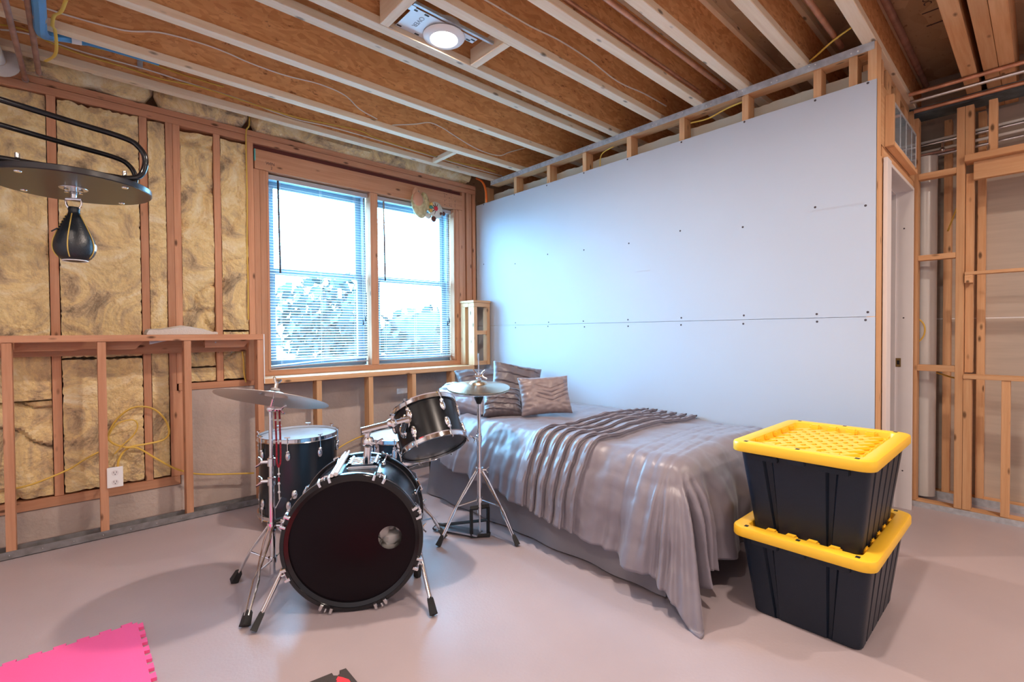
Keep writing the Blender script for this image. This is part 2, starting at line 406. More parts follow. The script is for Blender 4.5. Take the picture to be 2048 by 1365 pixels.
bx('stud', 0.481, 0.56, YW-0.002, YW+0.04, 0.237, 0.80, WR['z'], ww)
for x0, x1 in ((1.003, 1.042), (1.043, 1.084)): bx('jack_stud', x0, x1, YW, YT, 0.846, 2.372, WR['z'], ww)
for x0, x1, zt in ((2.79, 2.828, 2.372), (2.829, 2.868, 2.372), (2.869, 2.905, 2.555), (2.921, 2.957, 2.555), (2.958, 2.985, 2.555), (2.998, 3.036, 2.555)):
    bx('jack_stud', x0, x1, YW+random.uniform(-.003, .006), YT, 0.846, zt, WR['z'], ww)
hd = bx('window_header', 1.010, 2.868, YW-0.004, YT, 2.374, 2.516, WR['x'], ww)
bx('header_gap_board', 1.010, 2.868, YW+0.03, YT, 2.516, 2.556, pm('dark_red_board', (0.13, 0.03, 0.025), 0.8), ww, 0)
bx('blue_shim', 1.008, 1.016, YW-0.006, YW+0.01, 2.43, 2.515, pm('teal_shim', (0.10, 0.42, 0.42), 0.6), ww, 0)
bx('rough_sill', 1.043, 2.868, YW-0.002, YT, 0.862, 0.903, WR['x'], ww)
FX = lambda x, z: frame((x, YW-0.005, z), (0, -1, 0), (1, 0, 0))
text_part('marker_writing', 'WIN\n  2', 0.03, FX(1.115, 2.412), INK, ww)
nl = MB()
rr = random.Random(3)
for k in range(44): nl.box(2.70+rr.uniform(0, .15), 2.704+rr.uniform(0, .15), YW-0.006, YW-0.003, 2.39+rr.uniform(0, .12), 2.394+rr.uniform(0, .12))
nl = MB()
for k in range(40):
    x = 2.66+rr.choice((0, .02, .055, .075, .12))+rr.uniform(-.003, .003); z = 2.385+rr.uniform(0, .125)
    nl.box(x, x+0.004, YW-0.0055, YW-0.003, z, z+0.004)
nl.build('nail_marks', INK, ww)

# ---- window units (frame, sashes, glass) set in the opening
def window(name, x0, x1):
    z0, z1 = 0.905, 2.372
    w = struct(name, ((x0+x1)/2, YT-0.02, z0))
    fr = MB()
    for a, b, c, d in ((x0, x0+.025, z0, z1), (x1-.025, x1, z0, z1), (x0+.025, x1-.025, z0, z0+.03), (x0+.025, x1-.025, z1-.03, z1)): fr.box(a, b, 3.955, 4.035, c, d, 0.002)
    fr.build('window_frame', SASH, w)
    zm = 1.655
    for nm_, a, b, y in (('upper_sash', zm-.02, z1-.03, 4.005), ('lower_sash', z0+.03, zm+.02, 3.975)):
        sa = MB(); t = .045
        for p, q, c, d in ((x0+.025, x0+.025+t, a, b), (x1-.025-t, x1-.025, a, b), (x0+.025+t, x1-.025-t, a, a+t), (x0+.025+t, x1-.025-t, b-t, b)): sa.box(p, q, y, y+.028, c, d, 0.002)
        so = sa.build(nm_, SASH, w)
        bx('pane', x0+.025+t-.002, x1-.025-t+.002, y+.012, y+.016, a+t-.002, b-t+.002, GLASS, so, 0)
    return w
window('window_1', 1.105, 1.905)
window('window_2', 1.975, 2.770)
# wooden jamb liner round both windows and the mullion between
jl = struct('trim_1', (1.94, 3.9, 0.9))
for n_, a, b, c, d, ax in (('jamb', 1.086, 1.104, .905, 2.372, 'z'), ('jamb', 2.771, 2.789, .905, 2.372, 'z'), ('mullion', 1.906, 1.974, .905, 2.372, 'z')):
    bx(n_, a, b, YW+0.005, 3.952, c, d, WR[ax], jl)
bx('window_stool', 1.086, 2.789, YW-0.003, 3.952, 0.8905, 0.904, WR['x'], jl)

# ---- knee wall in front of the foundation: tall bay beside the window, low bay with the sill
kw = struct('wall_knee', (0.9, 3.68, 0))
KF, KB = 3.635, 3.724
ch = MB()
ch.box(XL+.6, 3.03, KF, KF+.002, 0, 0.042).box(XL+.6, 3.03, KF, KB, 0, 0.003).box(XL+.6, 3.03, KB-.002, KB, 0, 0.042)
ch.build('metal_track', pm('dusty_steel', (0.30, 0.29, 0.30), 0.55, 0.4, col2=(0.20, 0.19, 0.19), vscale=20), kw)
sc_ = MB()
for k in range(26):
    x = -0.25+k*0.125; sc_.ball((x, KF-0.001, 0.022), 0.0045, 6, 4)
sc_.build('track_screws', STEEL, kw, True)
for x in (-0.263, 0.116, 0.530, 0.952): bx('stud', x, x+.038, KF+.003, KB-.003, 0.004, 1.134, WR['z'], kw)
bx('stud', 0.93, 0.968, YW-0.095, YW-0.006, 0.846, 1.134, WR['z'], kw)
bx('top_plate', -0.30, 0.992, KF-.002, KB, 1.1345, 1.172, WR['x'], kw)
bx('ledger', -0.30, 0.968, YW-0.045, YW-0.006, 1.052, 1.134, WR['x'], kw)
def scab(x0, x1):
    m = MB().prism([(x0, 1.134), (x0, 1.085), (x1-.045, 1.085), (x1, 1.134)], 0.038, frame((0, KB+.045, 0), (0, -1, 0), (1, 0, 0)))
    m.build('lookout_board', WR['x'], kw)
scab(-0.22, 0.075); scab(0.16, 0.34); scab(0.66, 0.935)
rod('edge_bead', (0.9925, KF-.003, 0.83), (0.9925, KF-.003, 1.172), 0.003, PLAST, kw)
bx('sill_board', 0.993, 2.83, KF-.004, YW-0.006, 0.826, 0.862, WT['x'], kw)
for x in (1.352, 1.765, 2.161, 2.570): bx('stud', x, x+.038, KF+.003, KB-.003, 0.004, 0.826, WT['z'], kw)
# metal clip on one stud
bx('metal_clip', 2.05, 2.15, KB-.02, KB-.017, 0.655, 0.70, GALV, kw, 0)

# ---- framed wooden box column in the corner
bc = thing('column_frame', 'open wooden box column of studs in the corner by the window', 'column frame', (2.93, 3.74, 0.862))
def cb(n, *a): bx(n, *a, bc)
cb('corner_post', 2.832, 2.870, KF, KF+.089, 0.863, 1.42, WT['z']); cb('rear_post', 2.832, 2.870, 3.775, 3.850, 0.863, 1.42, WT['z'])
cb('side_post', 2.99, 3.028, KF, KF+.06, 0.863, 1.42, WT['z'])
cb('top_rail', 2.832, 3.03, KF, KF+.089, 1.421, 1.459, WT['x']); cb('cap_board', 2.825, 3.034, KF-.004, 3.852, 1.460, 1.482, WT['x'])
cb('side_rail', 2.832, 2.870, KF+.09, 3.850, 1.421, 1.459, WT['y'])
cb('rung', 2.8705, 2.9895, KF+.004, KF+.042, 1.155, 1.193, WT['x']); cb('rung', 2.8705, 2.9895, KF+.004, KF+.042, 0.863, 0.901, WT['x'])
tg = bx('paper_tag', 2.8305, 2.832, KF+.012, KF+.07, 1.385, 1.412, PLAST, bc, 0); tg['label'] = 'small white paper tag'

# ---- partition with the gypsum board
pt = struct('wall_partition', (3.1, 2.2, 0))
PX = 3.044
PY0, PY1 = 0.58, 3.86
bx('lower_board', PX, PX+.0127, PY0, PY1, 0.013, 1.2395, GYP, pt, 0.001)
bx('upper_board', PX, PX+.0127, PY0, PY1, 1.2412, 2.449, GYP, pt, 0.001)
stud_y = [3.70, 3.275, 2.855, 2.462, 2.045, 1.628, 1.215, 0.830]
for y in stud_y: bx('stud', PX+.0135, PX+.1025, y-.0, y+.038, 0.045, 2.603, WT['z'], pt)
bx('stud', PX+.0135, PX+.1025, 0.665, 0.703, 0.045, 2.603, WT['z'], pt)
bx('end_stud', PX+.0005, PX+.1025, PY0, PY0+.038, 0.045, 2.640, WT['z'], pt)
bx('top_plate', PX+.004, PX+.1025, PY0+.0385, PY1-.23, 2.604, 2.641, WT['y'], pt)
tk = MB().box(PX-.001, PX+.001, PY0+.01, 3.63, 2.602, 2.644); tk.build('metal_track', GALV, pt)
sc_ = MB()
for k in range(16):
    y = 0.66+k*0.195
    for d in (0, .03): sc_.ball((PX-.0015, y+d, 2.618+.012*(k % 2)), 0.0042, 6, 4)
sc_.build('track_screws', PLAST, pt, True)
bx('bottom_plate', PX+.0135, PX+.1025, PY0, PY1, 0.0, 0.044, WT['y'], pt)
# ragged top of the board on the far face of the partition
rg = MB(); n_ = 120; pv = []
for i in range(n_+1):
    y = PY0+.05+(PY1-.06-PY0-.05)*i/n_; pv.append((y, 2.548+0.010*noise.noise(Vector((y*9, 0, 0)))+0.006*noise.noise(Vector((y*40, 3, 0)))))
poly = [(PY0+.05, 0.02)]+[(PY1-.06, 0.02)]+pv[::-1]
rg.prism(poly, 0.0127, frame((PX+.103, 0, 0), (1, 0, 0), (0, 1, 0))); rg.build('rear_board', GYPE, pt)
# screw heads, three rows and the seam
sh = MB()
for y in stud_y[1:]+[3.72, 0.60]:
    yy = y+.019
    for z in (1.262, 1.218, 1.83+0.02*math.sin(yy*9), 2.437): sh.lathe([(0, 0.0006), (0.0062, 0.0004), (0.0062, 0)], 10, frame((PX-.0001, yy+random.uniform(-.008, .008), z+random.uniform(-.006, .006)), (-1, 0, 0)))
sh.build('screw_heads', INK, pt)
FAINT = pm('faint_grey_print', (0.50, 0.52, 0.58), 0.7)
for y, z, t in ((0.76, 1.83, 'GYPSUM PANEL FACE THIS SIDE'), (1.94, 1.605, 'GYPSUM PANEL'),):
    text_part('board_print', t, 0.018, frame((PX-.0002, y, z), (-1, 0, 0), (0, -1, 0)), FAINT, pt)

# ---- end of the partition with its doorway
ew = struct('wall_doorway', (3.6, 0.62, 0))
bx('trimmer_stud', 3.148, 3.186, PY0+.001, PY0+.090, 0, 2.085, WT['z'], ew)
bx('king_stud', 3.187, 3.225, PY0+.004, PY0+.090, 0, 2.60, WT['z'], ew)
bx('king_stud', 4.085, 4.123, PY0+.004, PY0+.090, 0, 2.60, WT['z'], ew)
bx('door_header', 3.226, 4.084, PY0+.003, PY0+.090, 2.095, 2.150, WT['x'], ew)
bx('header_board', 3.148, 4.123, PY0+.0, PY0+.003, 2.145, 2.46, WT['x'], ew, 0)
for x, z in ((3.30, 2.585), (3.55, 2.575), (3.80, 2.54), (4.0, 2.50)): bx('cripple_stud', x, x+.12, PY0+.005, PY0+.094, 2.462, z, WT['z'], ew)
bx('header_top_plate', 3.148, 4.123, PY0+.03, PY0+.094, 2.60, 2.64, WT['x'], ew)
dr = struct('door_1', (3.66, 0.62, 0))
bx('casing', 3.20, 3.303, PY0-.019, PY0-.001, 0.0, 2.086, WHITE, dr)
bx('jamb', 3.284, 3.304, PY0, PY0+.115, 0.0, 2.084, WHITE, dr); bx('jamb', 4.012, 4.032, PY0-.012, PY0+.115, 0.0, 2.084, WHITE, dr)
bx('head_jamb', 3.304, 4.012, PY0-.012, PY0+.115, 2.066, 2.086, WHITE, dr)
bx('door_stop', 4.001, 4.012, PY0+.075, PY0+.11, 0.0, 2.066, WHITE, dr); bx('door_stop', 3.304, 4.0, PY0+.075, PY0+.11, 2.055, 2.066, WHITE, dr)
sp_ = MB().box(4.0095, 4.0118, PY0+.047, PY0+.074, 0.93, 0.987, 0.0005); so = sp_.build('strike_plate', pm('dull_brass', (0.55, 0.40, 0.18), 0.35, 1.0), dr)
bx('latch_hole', 4.0090, 4.0096, PY0+.054, PY0+.068, 0.945, 0.972, RUB, so, 0)
nh = MB()
for z in (0.25, 1.25, 1.83): nh.lathe([(0, .0006), (.005, .0004), (.005, 0)], 8, frame((4.0119, PY0+.035, z), (-1, 0, 0)))
nh.build('jamb_screws', INK, dr)
cr = bx('wall_closet', 4.131, 4.145, PY0+.12, YW, 0, 2.62, GYPB, None, 0); cr['kind'] = 'structure'
# small framed pane above the doorway
tr = thing('framed_pane', 'small glass pane in a wooden frame mounted above the white doorway', 'glass panel', (3.6, 0.56, 2.16))
bx('side_batten', 3.23, 3.268, PY0-.038, PY0-.001, 2.15, 2.42, WT['z'], tr); bx('bottom_batten', 3.269, 3.95, PY0-.038, PY0-.002, 2.150, 2.178, WT['x'], tr)
bx('rim', 3.269, 3.95, PY0-.032, PY0-.028, 2.385, 2.40, GALV, tr, 0); bx('rim', 3.269, 3.95, PY0-.032, PY0-.028, 2.18, 2.192, GALV, tr, 0); bx('rim', 3.935, 3.95, PY0-.032, PY0-.028, 2.192, 2.385, PLAST, tr, 0)
bx('pane', 3.269, 3.935, PY0-.031, PY0-.029, 2.192, 2.385, pm('grey_reflective_glass', (0.30, 0.36, 0.42), 0.08, 0.3), tr, 0)
for x in (3.45, 3.62, 3.79): bx('glazing_bar', x, x+.006, PY0-.033, PY0-.0315, 2.192, 2.385, GALV, tr, 0)

# ---- right wall: front stud row, rear stud row and the board behind
rw = struct('wall_right', (4.2, 0.3, 0))
RX0, RX1 = 4.132, 4.221
bx('stud', RX0, RX1, 0.562, 0.600, 0.04, 2.56, WT['z'], rw); bx('stud', RX0, RX1, 0.339, 0.377, 0.04, 2.56, WT['z'], rw)
bx('stud', RX0+.001, RX1, 0.299, 0.3375, 0.04, 0.862, WT['z'], rw); bx('stud', RX0+.001, RX1, 0.299, 0.3375, 2.255, 2.56, WT['z'], rw)
bx('stud', RX0+.05, RX1+.04, 0.300, 0.3365, 0.90, 2.15, WT['z'], rw)
bx('stud', RX0, RX1, 0.130, 0.168, 0.04, 0.862, WT['z'], rw); bx('stud', RX0, RX1, 0.196, 0.234, 2.255, 2.56, WT['z'], rw)
for z0, z1 in ((2.155, 2.193), (1.626, 1.660), (0.902, 0.942)): bx('blocking', RX0, RX1-.03, 0.3775, 0.5615, z0, z1, WT['y'], rw)
bx('shelf_plate', RX0-.006, RX1, -0.25, 0.338, 0.863, 0.890, WT['y'], rw); bx('shelf_plate', RX0-.012, RX0+.05, -0.25, 0.335, 1.512, 1.531, WT['y'], rw)
bx('bracket_block', RX0-.012, RX0+.03, 0.297, 0.335, 1.462, 1.511, WT['x'], rw)
bx('beam_plate', RX0-.03, RX1, -0.25, 0.338, 2.211, 2.250, WT['y'], rw); bx('beam_board', RX0+.02, RX0+.058, -0.25, 0.30, 2.10, 2.210, WT['y'], rw)
bx('bottom_plate', RX0+.004, RX1, -0.25, 0.60, 0.004, 0.040, WT['y'], rw)
MB().box(RX0-.002, RX0, -0.30, 0.612, 0, 0.036).build('metal_track', GALV, rw)
for y in (0.262, 0.43, -0.14): bx('rear_stud', 4.440, 4.529, y, y+.038, 0.05, 2.60, WT['z'], rw)
bx('rear_plate', 4.445, 4.529, -0.25, 0.86, 0.006, 0.048, WT['y'], rw); MB().box(4.438, 4.440, -0.3, 0.86, 0, 0.05).build('metal_track', GALV, rw)
bx('rear_board', 4.53, 4.545, YB, 0.95, 0.012, 1.244, GYPB, rw, 0); bx('rear_board', 4.53, 4.545, YB, 0.95, 1.252, 2.62, GYPB, rw, 0)
bx('board_seam', 4.532, 4.5452, YB, 0.95, 1.2442, 1.2518, PLAST, rw, 0)
bx('outer_wall', 4.56, 4.66, YB, YT, 0, CEIL, GYPB, rw, 0); bx('return_wall', 4.16, 4.56, 0.96, 1.0, 0, 2.62, GYPB, rw, 0)

# ================================================================== INSULATION
def batt(name, x0, x1, z0, z1, label, y=3.885, yb=3.998, amp=0.028, seed=0, fold=0.0, bulge=0.02, rag=0.006):
    nx = max(6, int((x1-x0)/0.014)); nz = max(6, int((z1-z0)/0.014))
    v = []; f = []
    for j in range(nz+1):
        for i in range(nx+1):
            u = i/nx; w = j/nz
            x = x0+(x1-x0)*u; z = z0+(z1-z0)*w
            edge = min(u, 1-u)*(x1-x0); ez = min(w, 1-w)*(z1-z0)
            p = Vector((x*3+seed, z*2.2, seed*1.7))
            d = amp*noise.fractal(p, 0.9, 2.1, 5)
            d += bulge*(.45+.55*min(1, edge/0.05)**0.5*min(1, ez/0.05)**0.5)
            d += .010*noise.fractal(Vector((x*14+seed, z*11, seed)), 0.8, 2.2, 4)
            if fold: d -= fold*max(0, 1-abs(noise.noise(Vector((x*4+seed*3, z*5, 1.3))))*9)
            yy = y-d
            if i in (0, nx) or j in (0, nz): yy = yb
            if i == 1: x = x0+.002
            if i == nx-1: x = x1-.002
            if j == 1: z = z0+.002
            if j == nz-1: z = z1-.002
            if i in (1, nx-1): x += (1 if i == 1 else -1)*rag*abs(noise.noise(Vector((seed, z*30, i))))
            if j in (1, nz-1): z += (1 if j == 1 else -1)*2*rag*abs(noise.noise(Vector((x*25, seed, j))))
            v.append((x, min(yy, yb), z))
    for j in range(nz):
        for i in range(nx):
            a = j*(nx+1)+i; f.append((a, a+1, a+nx+2, a+nx+1))
    n0 = len(v)
    for q in ((x0, yb, z0), (x1, yb, z0), (x1, yb, z1), (x0, yb, z1)): v.append(q)
    f.append((n0, n0+1, n0+2, n0+3))
    o = link(name, v, f, FIB, None, True)
    return tag(o, label, 'insulation', 'fiberglass batts between the wall studs')
batt('insulation_batt', -0.438, -0.079, 0.80, 2.553, 'yellow fiberglass batt at the far end of the stud wall, above the shelf ledger', seed=1)
batt('insulation_batt', -0.438, -0.079, 0.245, 0.795, 'torn yellow fiberglass batt with dark creases low beside the end stud', seed=2, fold=0.05, amp=0.05)
batt('insulation_batt', -0.037, 0.344, 0.245, 1.03, 'wide fiberglass batt low behind the white power outlet', seed=3, amp=0.02, rag=0.012, bulge=0.035)
batt('insulation_batt', -0.037, 0.344, 1.033, 2.553, 'widest yellow fiberglass batt, behind the hanging black speed bag', seed=4, rag=0.012, bulge=0.035, amp=0.02)
batt('insulation_batt', 0.386, 0.480, 0.245, 2.545, 'narrow tall fiberglass strip between a single stud and a double stud', seed=5, bulge=0.03, amp=0.02)
batt('insulation_batt', 0.561, 0.751, 0.95, 2.535, 'fiberglass batt with a grey stained top beside the double stud', seed=6, fold=0.03)
batt('insulation_batt', 0.561, 0.751, 0.850, 0.945, 'short bright fiberglass piece on the foundation ledge', seed=7)
batt('insulation_batt', 0.793, 0.961, 1.20, 2.535, 'fiberglass batt nearest the left side of the window frame', seed=8, fold=0.02)
batt('insulation_batt', 0.793, 0.961, 1.085, 1.195, 'folded fiberglass wad just above the shelf, next to the window framing', seed=9)
batt('insulation_batt', 0.794, 0.958, 0.856, 1.08, 'fiberglass wad under the shelf end, above the concrete', seed=10, fold=0.04)
# long roll stuffed between the top plate and the last joist
def stuffing(name, xa, xb, label, seed, light):
    m = MB(); n = int((xb-xa)/0.02); v = []; f = []; k = 14
    for i in range(n+1):
        x = xa+(xb-xa)*i/n; e = min(1, min(i, n-i)/3+0.3)
        for j in range(k):
            a = 2*PI*j/k; r = (0.095+0.030*noise.fractal(Vector((x*5+seed, math.cos(a)*1.2, math.sin(a)*1.2)), 0.9, 2, 5))*e
            v.append((x, 3.885+r*0.92*math.cos(a), max(2.643, 2.735+0.02*noise.noise(Vector((x*2, seed, 0)))+r*1.05*math.sin(a))))
    for i in range(n):
        for j in range(k):
            l = (j+1) % k; f.append((i*k+j, i*k+l, (i+1)*k+l, (i+1)*k+j))
    f.append(tuple(range(k))); f.append(tuple(range(n*k, n*k+k)))
    return tag(link(name, v, f, FIB, None, True), label, 'insulation')
stuffing('insulation_roll', -0.98, 0.42, 'long fiberglass stuffing above the top plate, beside the copper pipe ends', 1, 0)
stuffing('insulation_roll', 0.425, 0.97, 'short fiberglass stuffing above the top plate, left of the hanging cable', 5, 0)
stuffing('insulation_roll', 0.985, 2.98, 'long pale fiberglass stuffing running above the window header', 9, 1)

# ================================================================== PIPES AND CABLES
def cable(name, pts, r, mat, label, cat='cable', group=None, smooth=6, flat=1.0):
    o = MB().tube(pts, r, 8, smooth=smooth, flat=flat).build(name, mat, None, True); return tag(o, label, cat, group)
JW = [(-0.176, 3.205, 2.738), (-0.069, 3.205, 2.729), (0.046, 3.205, 2.729), (0.237, 3.205, 2.745), (0.385, 3.205, 2.795), (0.568, 3.205, 2.812), (0.704, 3.205, 2.808), (0.823, 3.205, 2.794), (1.021, 3.205, 2.79), (1.238, 3.205, 2.808), (1.407, 3.205, 2.791), (1.513, 3.205, 2.729), (1.644, 3.205, 2.698)]
cable('ceiling_cable', [(x, 3.2105, z) for x, y, z in JW], 0.0042, WIREW, 'thin white cable rising and dipping along the second joist from the window wall')
cable('ceiling_cable', [(x, 3.2105, z) for x, y, z in [(1.761, 0, 2.689), (1.949, 0, 2.749), (2.083, 0, 2.799), (2.198, 0, 2.792), (2.294, 0, 2.767), (2.469, 0, 2.725), (2.629, 0, 2.706), (2.797, 0, 2.717), (2.915, 0, 2.776), (3.101, 0, 2.858)]], 0.0042, WIREW, 'white cable with a hump on the second joist, close to the partition')
cable('ceiling_cable', [(x, 3.582, z) for x, y, z in [(-0.234, 0, 2.727), (-0.172, 0, 2.742), (-0.098, 0, 2.746), (0.048, 0, 2.735), (0.195, 0, 2.736), (0.378, 0, 2.739), (0.577, 0, 2.731), (0.768, 0, 2.725), (0.914, 0, 2.717), (1.195, 0, 2.693), (1.451, 0, 2.708), (1.836, 0, 2.71), (2.031, 0, 2.708), (2.27, 0, 2.704), (2.627, 0, 2.701), (2.87, 0, 2.701), (3.151, 0, 2.704)]], 0.0045, WIREW, 'white cable stapled along the joist nearest the window wall')
cable('ceiling_cable', [(x, 3.572, z) for x, y, z in [(-0.234, 0, 2.747), (-0.144, 0, 2.759), (-0.051, 0, 2.731), (0.089, 0, 2.713), (0.261, 0, 2.712), (0.425, 0, 2.703), (0.63, 0, 2.721), (0.914, 0, 2.71), (1.195, 0, 2.703), (1.414, 0, 2.72), (1.685, 0, 2.739), (1.836, 0, 2.717), (2.27, 0, 2.709), (2.627, 0, 2.71), (2.87, 0, 2.729), (3.055, 0, 2.722)]], 0.0045, WIREY, 'long yellow cable twisting round the white one on the joist nearest the window wall')
cable('ceiling_cable', [(x, 3.582, z) for x, y, z in [(0.11, 0, 2.767), (0.24, 0, 2.792), (0.378, 0, 2.784), (0.552, 0, 2.771), (0.712, 0, 2.77), (0.763, 0, 2.772)]], 0.005, WIREY, 'short flat yellow cable ending beside a small metal box on the joist')
cable('ceiling_cable', [(x, 1.815, z) for x, y, z in [(1.476, 0, 2.765), (1.586, 0, 2.767), (1.796, 0, 2.767), (2.016, 0, 2.783), (2.282, 0, 2.776), (2.565, 0, 2.744), (2.871, 0, 2.766), (3.15, 0, 2.769)]], 0.0042, WIREW, 'white cable along the joist beside the round ceiling lamp')
tag(bx('junction_tag', 0.318, 0.345, 3.578, 3.588, 2.735, 2.80, GALV), 'small grey metal clip on the joist beside the yellow cable', 'clip')
cable('wall_cable', [(0.979, 3.85, 2.731), (0.975, 3.85, 2.666), (0.957, 3.85, 2.625), (0.954, 3.85, 2.489), (0.956, 3.85, 2.134), (0.950, 3.85, 1.776), (0.953, 3.85, 1.562), (0.951, 3.85, 1.276)], 0.0048, WIREY, 'yellow cable running down the stud left of the window to the shelf')
cable('wall_cable', [(0.905, 3.836, 1.05), (0.912, 3.836, 0.98), (0.914, 3.836, 0.90), (0.925, 3.836, 0.83)], 0.0048, WIREY, 'short yellow cable end hanging under the shelf above the tilted cymbal')
def pipe(name, p, q, r, mat, label, cat='pipe', group=None, extra=None):
    t = MB().tube([p, q], r, 12)
    o = t.build(name, mat, None, True); tag(o, label, cat, group)
    if extra: extra(o)
    return o
pipe('copper_pipe', (XL+.05, 1.512, 2.72), (3.04, 1.512, 2.72), 0.011, COPPER, 'slim copper pipe between joists, nearer the ceiling lamp of the two parallel copper pipes')
pipe('copper_pipe', (XL+.05, 1.382, 2.72), (3.10, 1.382, 2.72), 0.0135, COPPER, 'thicker copper pipe between joists, farther from the ceiling lamp of the two parallel pipes')
pipe('copper_pipe', (XL+.05, 0.755, 2.72), (3.14, 0.755, 2.72), 0.0135, COPPER, 'copper pipe ending behind the top corner of the gypsum partition')
pipe('iron_pipe', (XL+.05, 0.560, 2.86), (4.4, 0.560, 2.86), 0.018, COPDARK, 'dark brown pipe tight under the subfloor beside the partition corner', 'pipe')
pipe('copper_pipe', (3.87, -0.9, 2.629), (3.87, 0.575, 2.629), 0.012, COPPER, 'topmost copper pipe crossing under the joists above the stud wall')
pipe('conduit_pipe', (3.915, -0.9, 2.597), (3.915, 0.575, 2.597), 0.011, STEEL, 'grey steel conduit between two copper pipes above the stud wall')
pipe('copper_pipe', (4.055, -0.9, 2.582), (4.055, 0.575, 2.582), 0.0125, COPPER, 'lowest bright copper pipe right above the studs beside the doorway')
ib = MB().box(4.17, 4.33, -1.2, 0.9, 2.595, 2.607).box(4.244, 4.256, -1.2, 0.9, 2.607, 2.63).box(4.17, 4.33, -1.2, 0.9, 2.63, 2.6415)
tag(ib.build('steel_beam', pm('blue_grey_steel', (0.17, 0.23, 0.26), 0.5, 0.5, col2=(0.08, 0.11, 0.13), vscale=10)), 'blue grey steel beam behind the copper pipes', 'beam')
for i, (z, x, m_, lb) in enumerate(((2.46, 4.36, WIREW, 'upper pale cable of the bundle behind the studs, below the steel beam'), (2.435, 4.34, STEEL, 'bright grey cable under the pale one behind the studs'), (2.395, 4.36, WIREW, 'lowest pale cable of the bundle behind the studs'), (2.355, 4.35, STEEL, 'lone steel rod above the white drain pipe'))):
    pipe('bundle_cable', (x, -0.6, z+.02), (x, 0.94, z-.012), 0.010, m_, lb, 'cable')
tag(MB().tube([(4.33, 0.55, 0.0), (4.33, 0.55, 2.30)], 0.063, 32).build('drain_pipe', PVC, None, True), 'thick white plastic drain pipe standing behind the studs beside the doorway', 'pipe')
bpy.data.objects['drain_pipe'].location.z = 0.041
vv = thing('shutoff_valve', 'small steel valve on a pipe just above the white drain pipe', 'valve', (4.28, 0.46, 2.34))
MB().ball((4.28, 0.46, 2.36), 0.016, 10, 8).tube([(4.28, 0.46, 2.375), (4.28, 0.46, 2.41)], 0.007).build('body', STEEL, vv, True); rod('stem', (4.28, 0.40, 2.352), (4.28, 0.95, 2.352), 0.009, COPDARK, vv)
cable('stud_cable', [(4.28, .43, 1.82), (4.30, .40, 1.93), (4.31, .375, 2.02)], 0.005, WIREY, 'thin yellow green cable slanting behind the stud beside the drain pipe')
cable('stud_cable', [(4.235, .595, 1.06), (4.215, .54, 1.13), (4.215, .54, 1.21), (4.235, .595, 1.27)], 0.005, WIREY, 'yellow cable loop peeking beside the corner stud at mid height')
cable('stud_cable', [(4.27, .48, .885), (4.25, .40, .86), (4.23, .33, .85)], 0.005, WIREY, 'yellow cable under the lowest blocking by the drain pipe')
# pipes at the top of the window wall, left
def capped(name, p, q, r, label):
    o = pipe(name, p, q, r, COPDARK, label); d = (Vector(q)-Vector(p)).normalized()
    MB().tube([Vector(q)-d*.005, Vector(q)+d*.012], r*1.15, 12).build('end_ring', STEEL, o, True)
    return o
capped('heating_pipe', (-0.124, 1.6, 2.615), (-0.101, 3.73, 2.615), 0.0125, 'brown copper pipe under the joists, nearer the blue hose of the two stubs')
capped('heating_pipe', (-0.215, 1.6, 2.60), (-0.158, 3.835, 2.60), 0.0125, 'brown copper pipe under the joists, nearer the white vent pipe of the two stubs')
bh = cable('blue_hose', [(-0.072, 1.9, 2.608), (-0.074, 2.9, 2.608), (-0.076, 3.08, 2.608), (-0.076, 3.20, 2.610), (-0.060, 3.315, 2.65), (-0.005, 3.385, 2.695), (0.07, 3.395, 2.712), (0.13, 3.385, 2.716), (0.4, 3.385, 2.72)], 0.024, BLUE, 'blue hose bending sharply under the joists at the top corner', 'hose')
MB().tube([(0.030, 3.393, 2.704), (0.068, 3.3955, 2.7115)], 0.0250, 14).build('white_sleeve', PLAST, bh, True)
MB().tube([(-0.0755, 3.05, 2.613), (-0.076, 3.085, 2.6135)], 0.026, 14).build('clamp', STEEL, bh, True)
tag(MB().tube([(0.014, 2.874, 2.632), (-0.004, 2.978, 2.622), (-0.028, 3.055, 2.63), (-0.035, 3.138, 2.622), (-0.027, 3.191, 2.628), (-0.024, 3.322, 2.61), (-0.034, 3.417, 2.60), (-0.07, 3.515, 2.60)], 0.0070, 8, smooth=6, flat=0.35).build('yellow_strap', WIREY, None, True), 'flat yellow cable dangling below the joists beside the blue hose', 'cable')
vp = thing('vent_pipe', 'white plastic vent pipe with a flange plate at the top edge', 'pipe', (-0.27, 3.7, 2.62))
MB().tube([(-0.30, 2.9, 2.62), (-0.252, 3.70, 2.62)], 0.03, 20).build('pipe', PVC, vp, True)
MB().lathe([(0.031, 0), (0.085, 0), (0.085, .008), (0.031, .008)], 24, frame((-0.252, 3.70, 2.62), (0, 1, 0)), True).build('flange', PVC, vp, True)
cable('orange_hose', [(2.995, 3.79, 2.70), (3.0, 3.72, 2.66), (3.005, 3.675, 2.60), (3.012, 3.66, 2.52), (3.015, 3.66, 2.44)], 0.0105, ORNG, 'orange hose curving down in the corner above the partition board', 'hose')
cable('partition_cable', [(3.09, 2.35, 2.46), (3.085, 2.34, 2.54), (3.085, 2.30, 2.57), (3.09, 2.22, 2.585)], 0.004, WIREY, 'short yellow cable arching between two studs above the partition board, toward the window')
cable('partition_cable', [(3.09, 1.60, 2.565), (3.09, 1.48, 2.555), (3.09, 1.36, 2.578), (3.09, 1.265, 2.585)], 0.005, WIREY, 'yellow green cable lying between studs above the middle of the partition board')
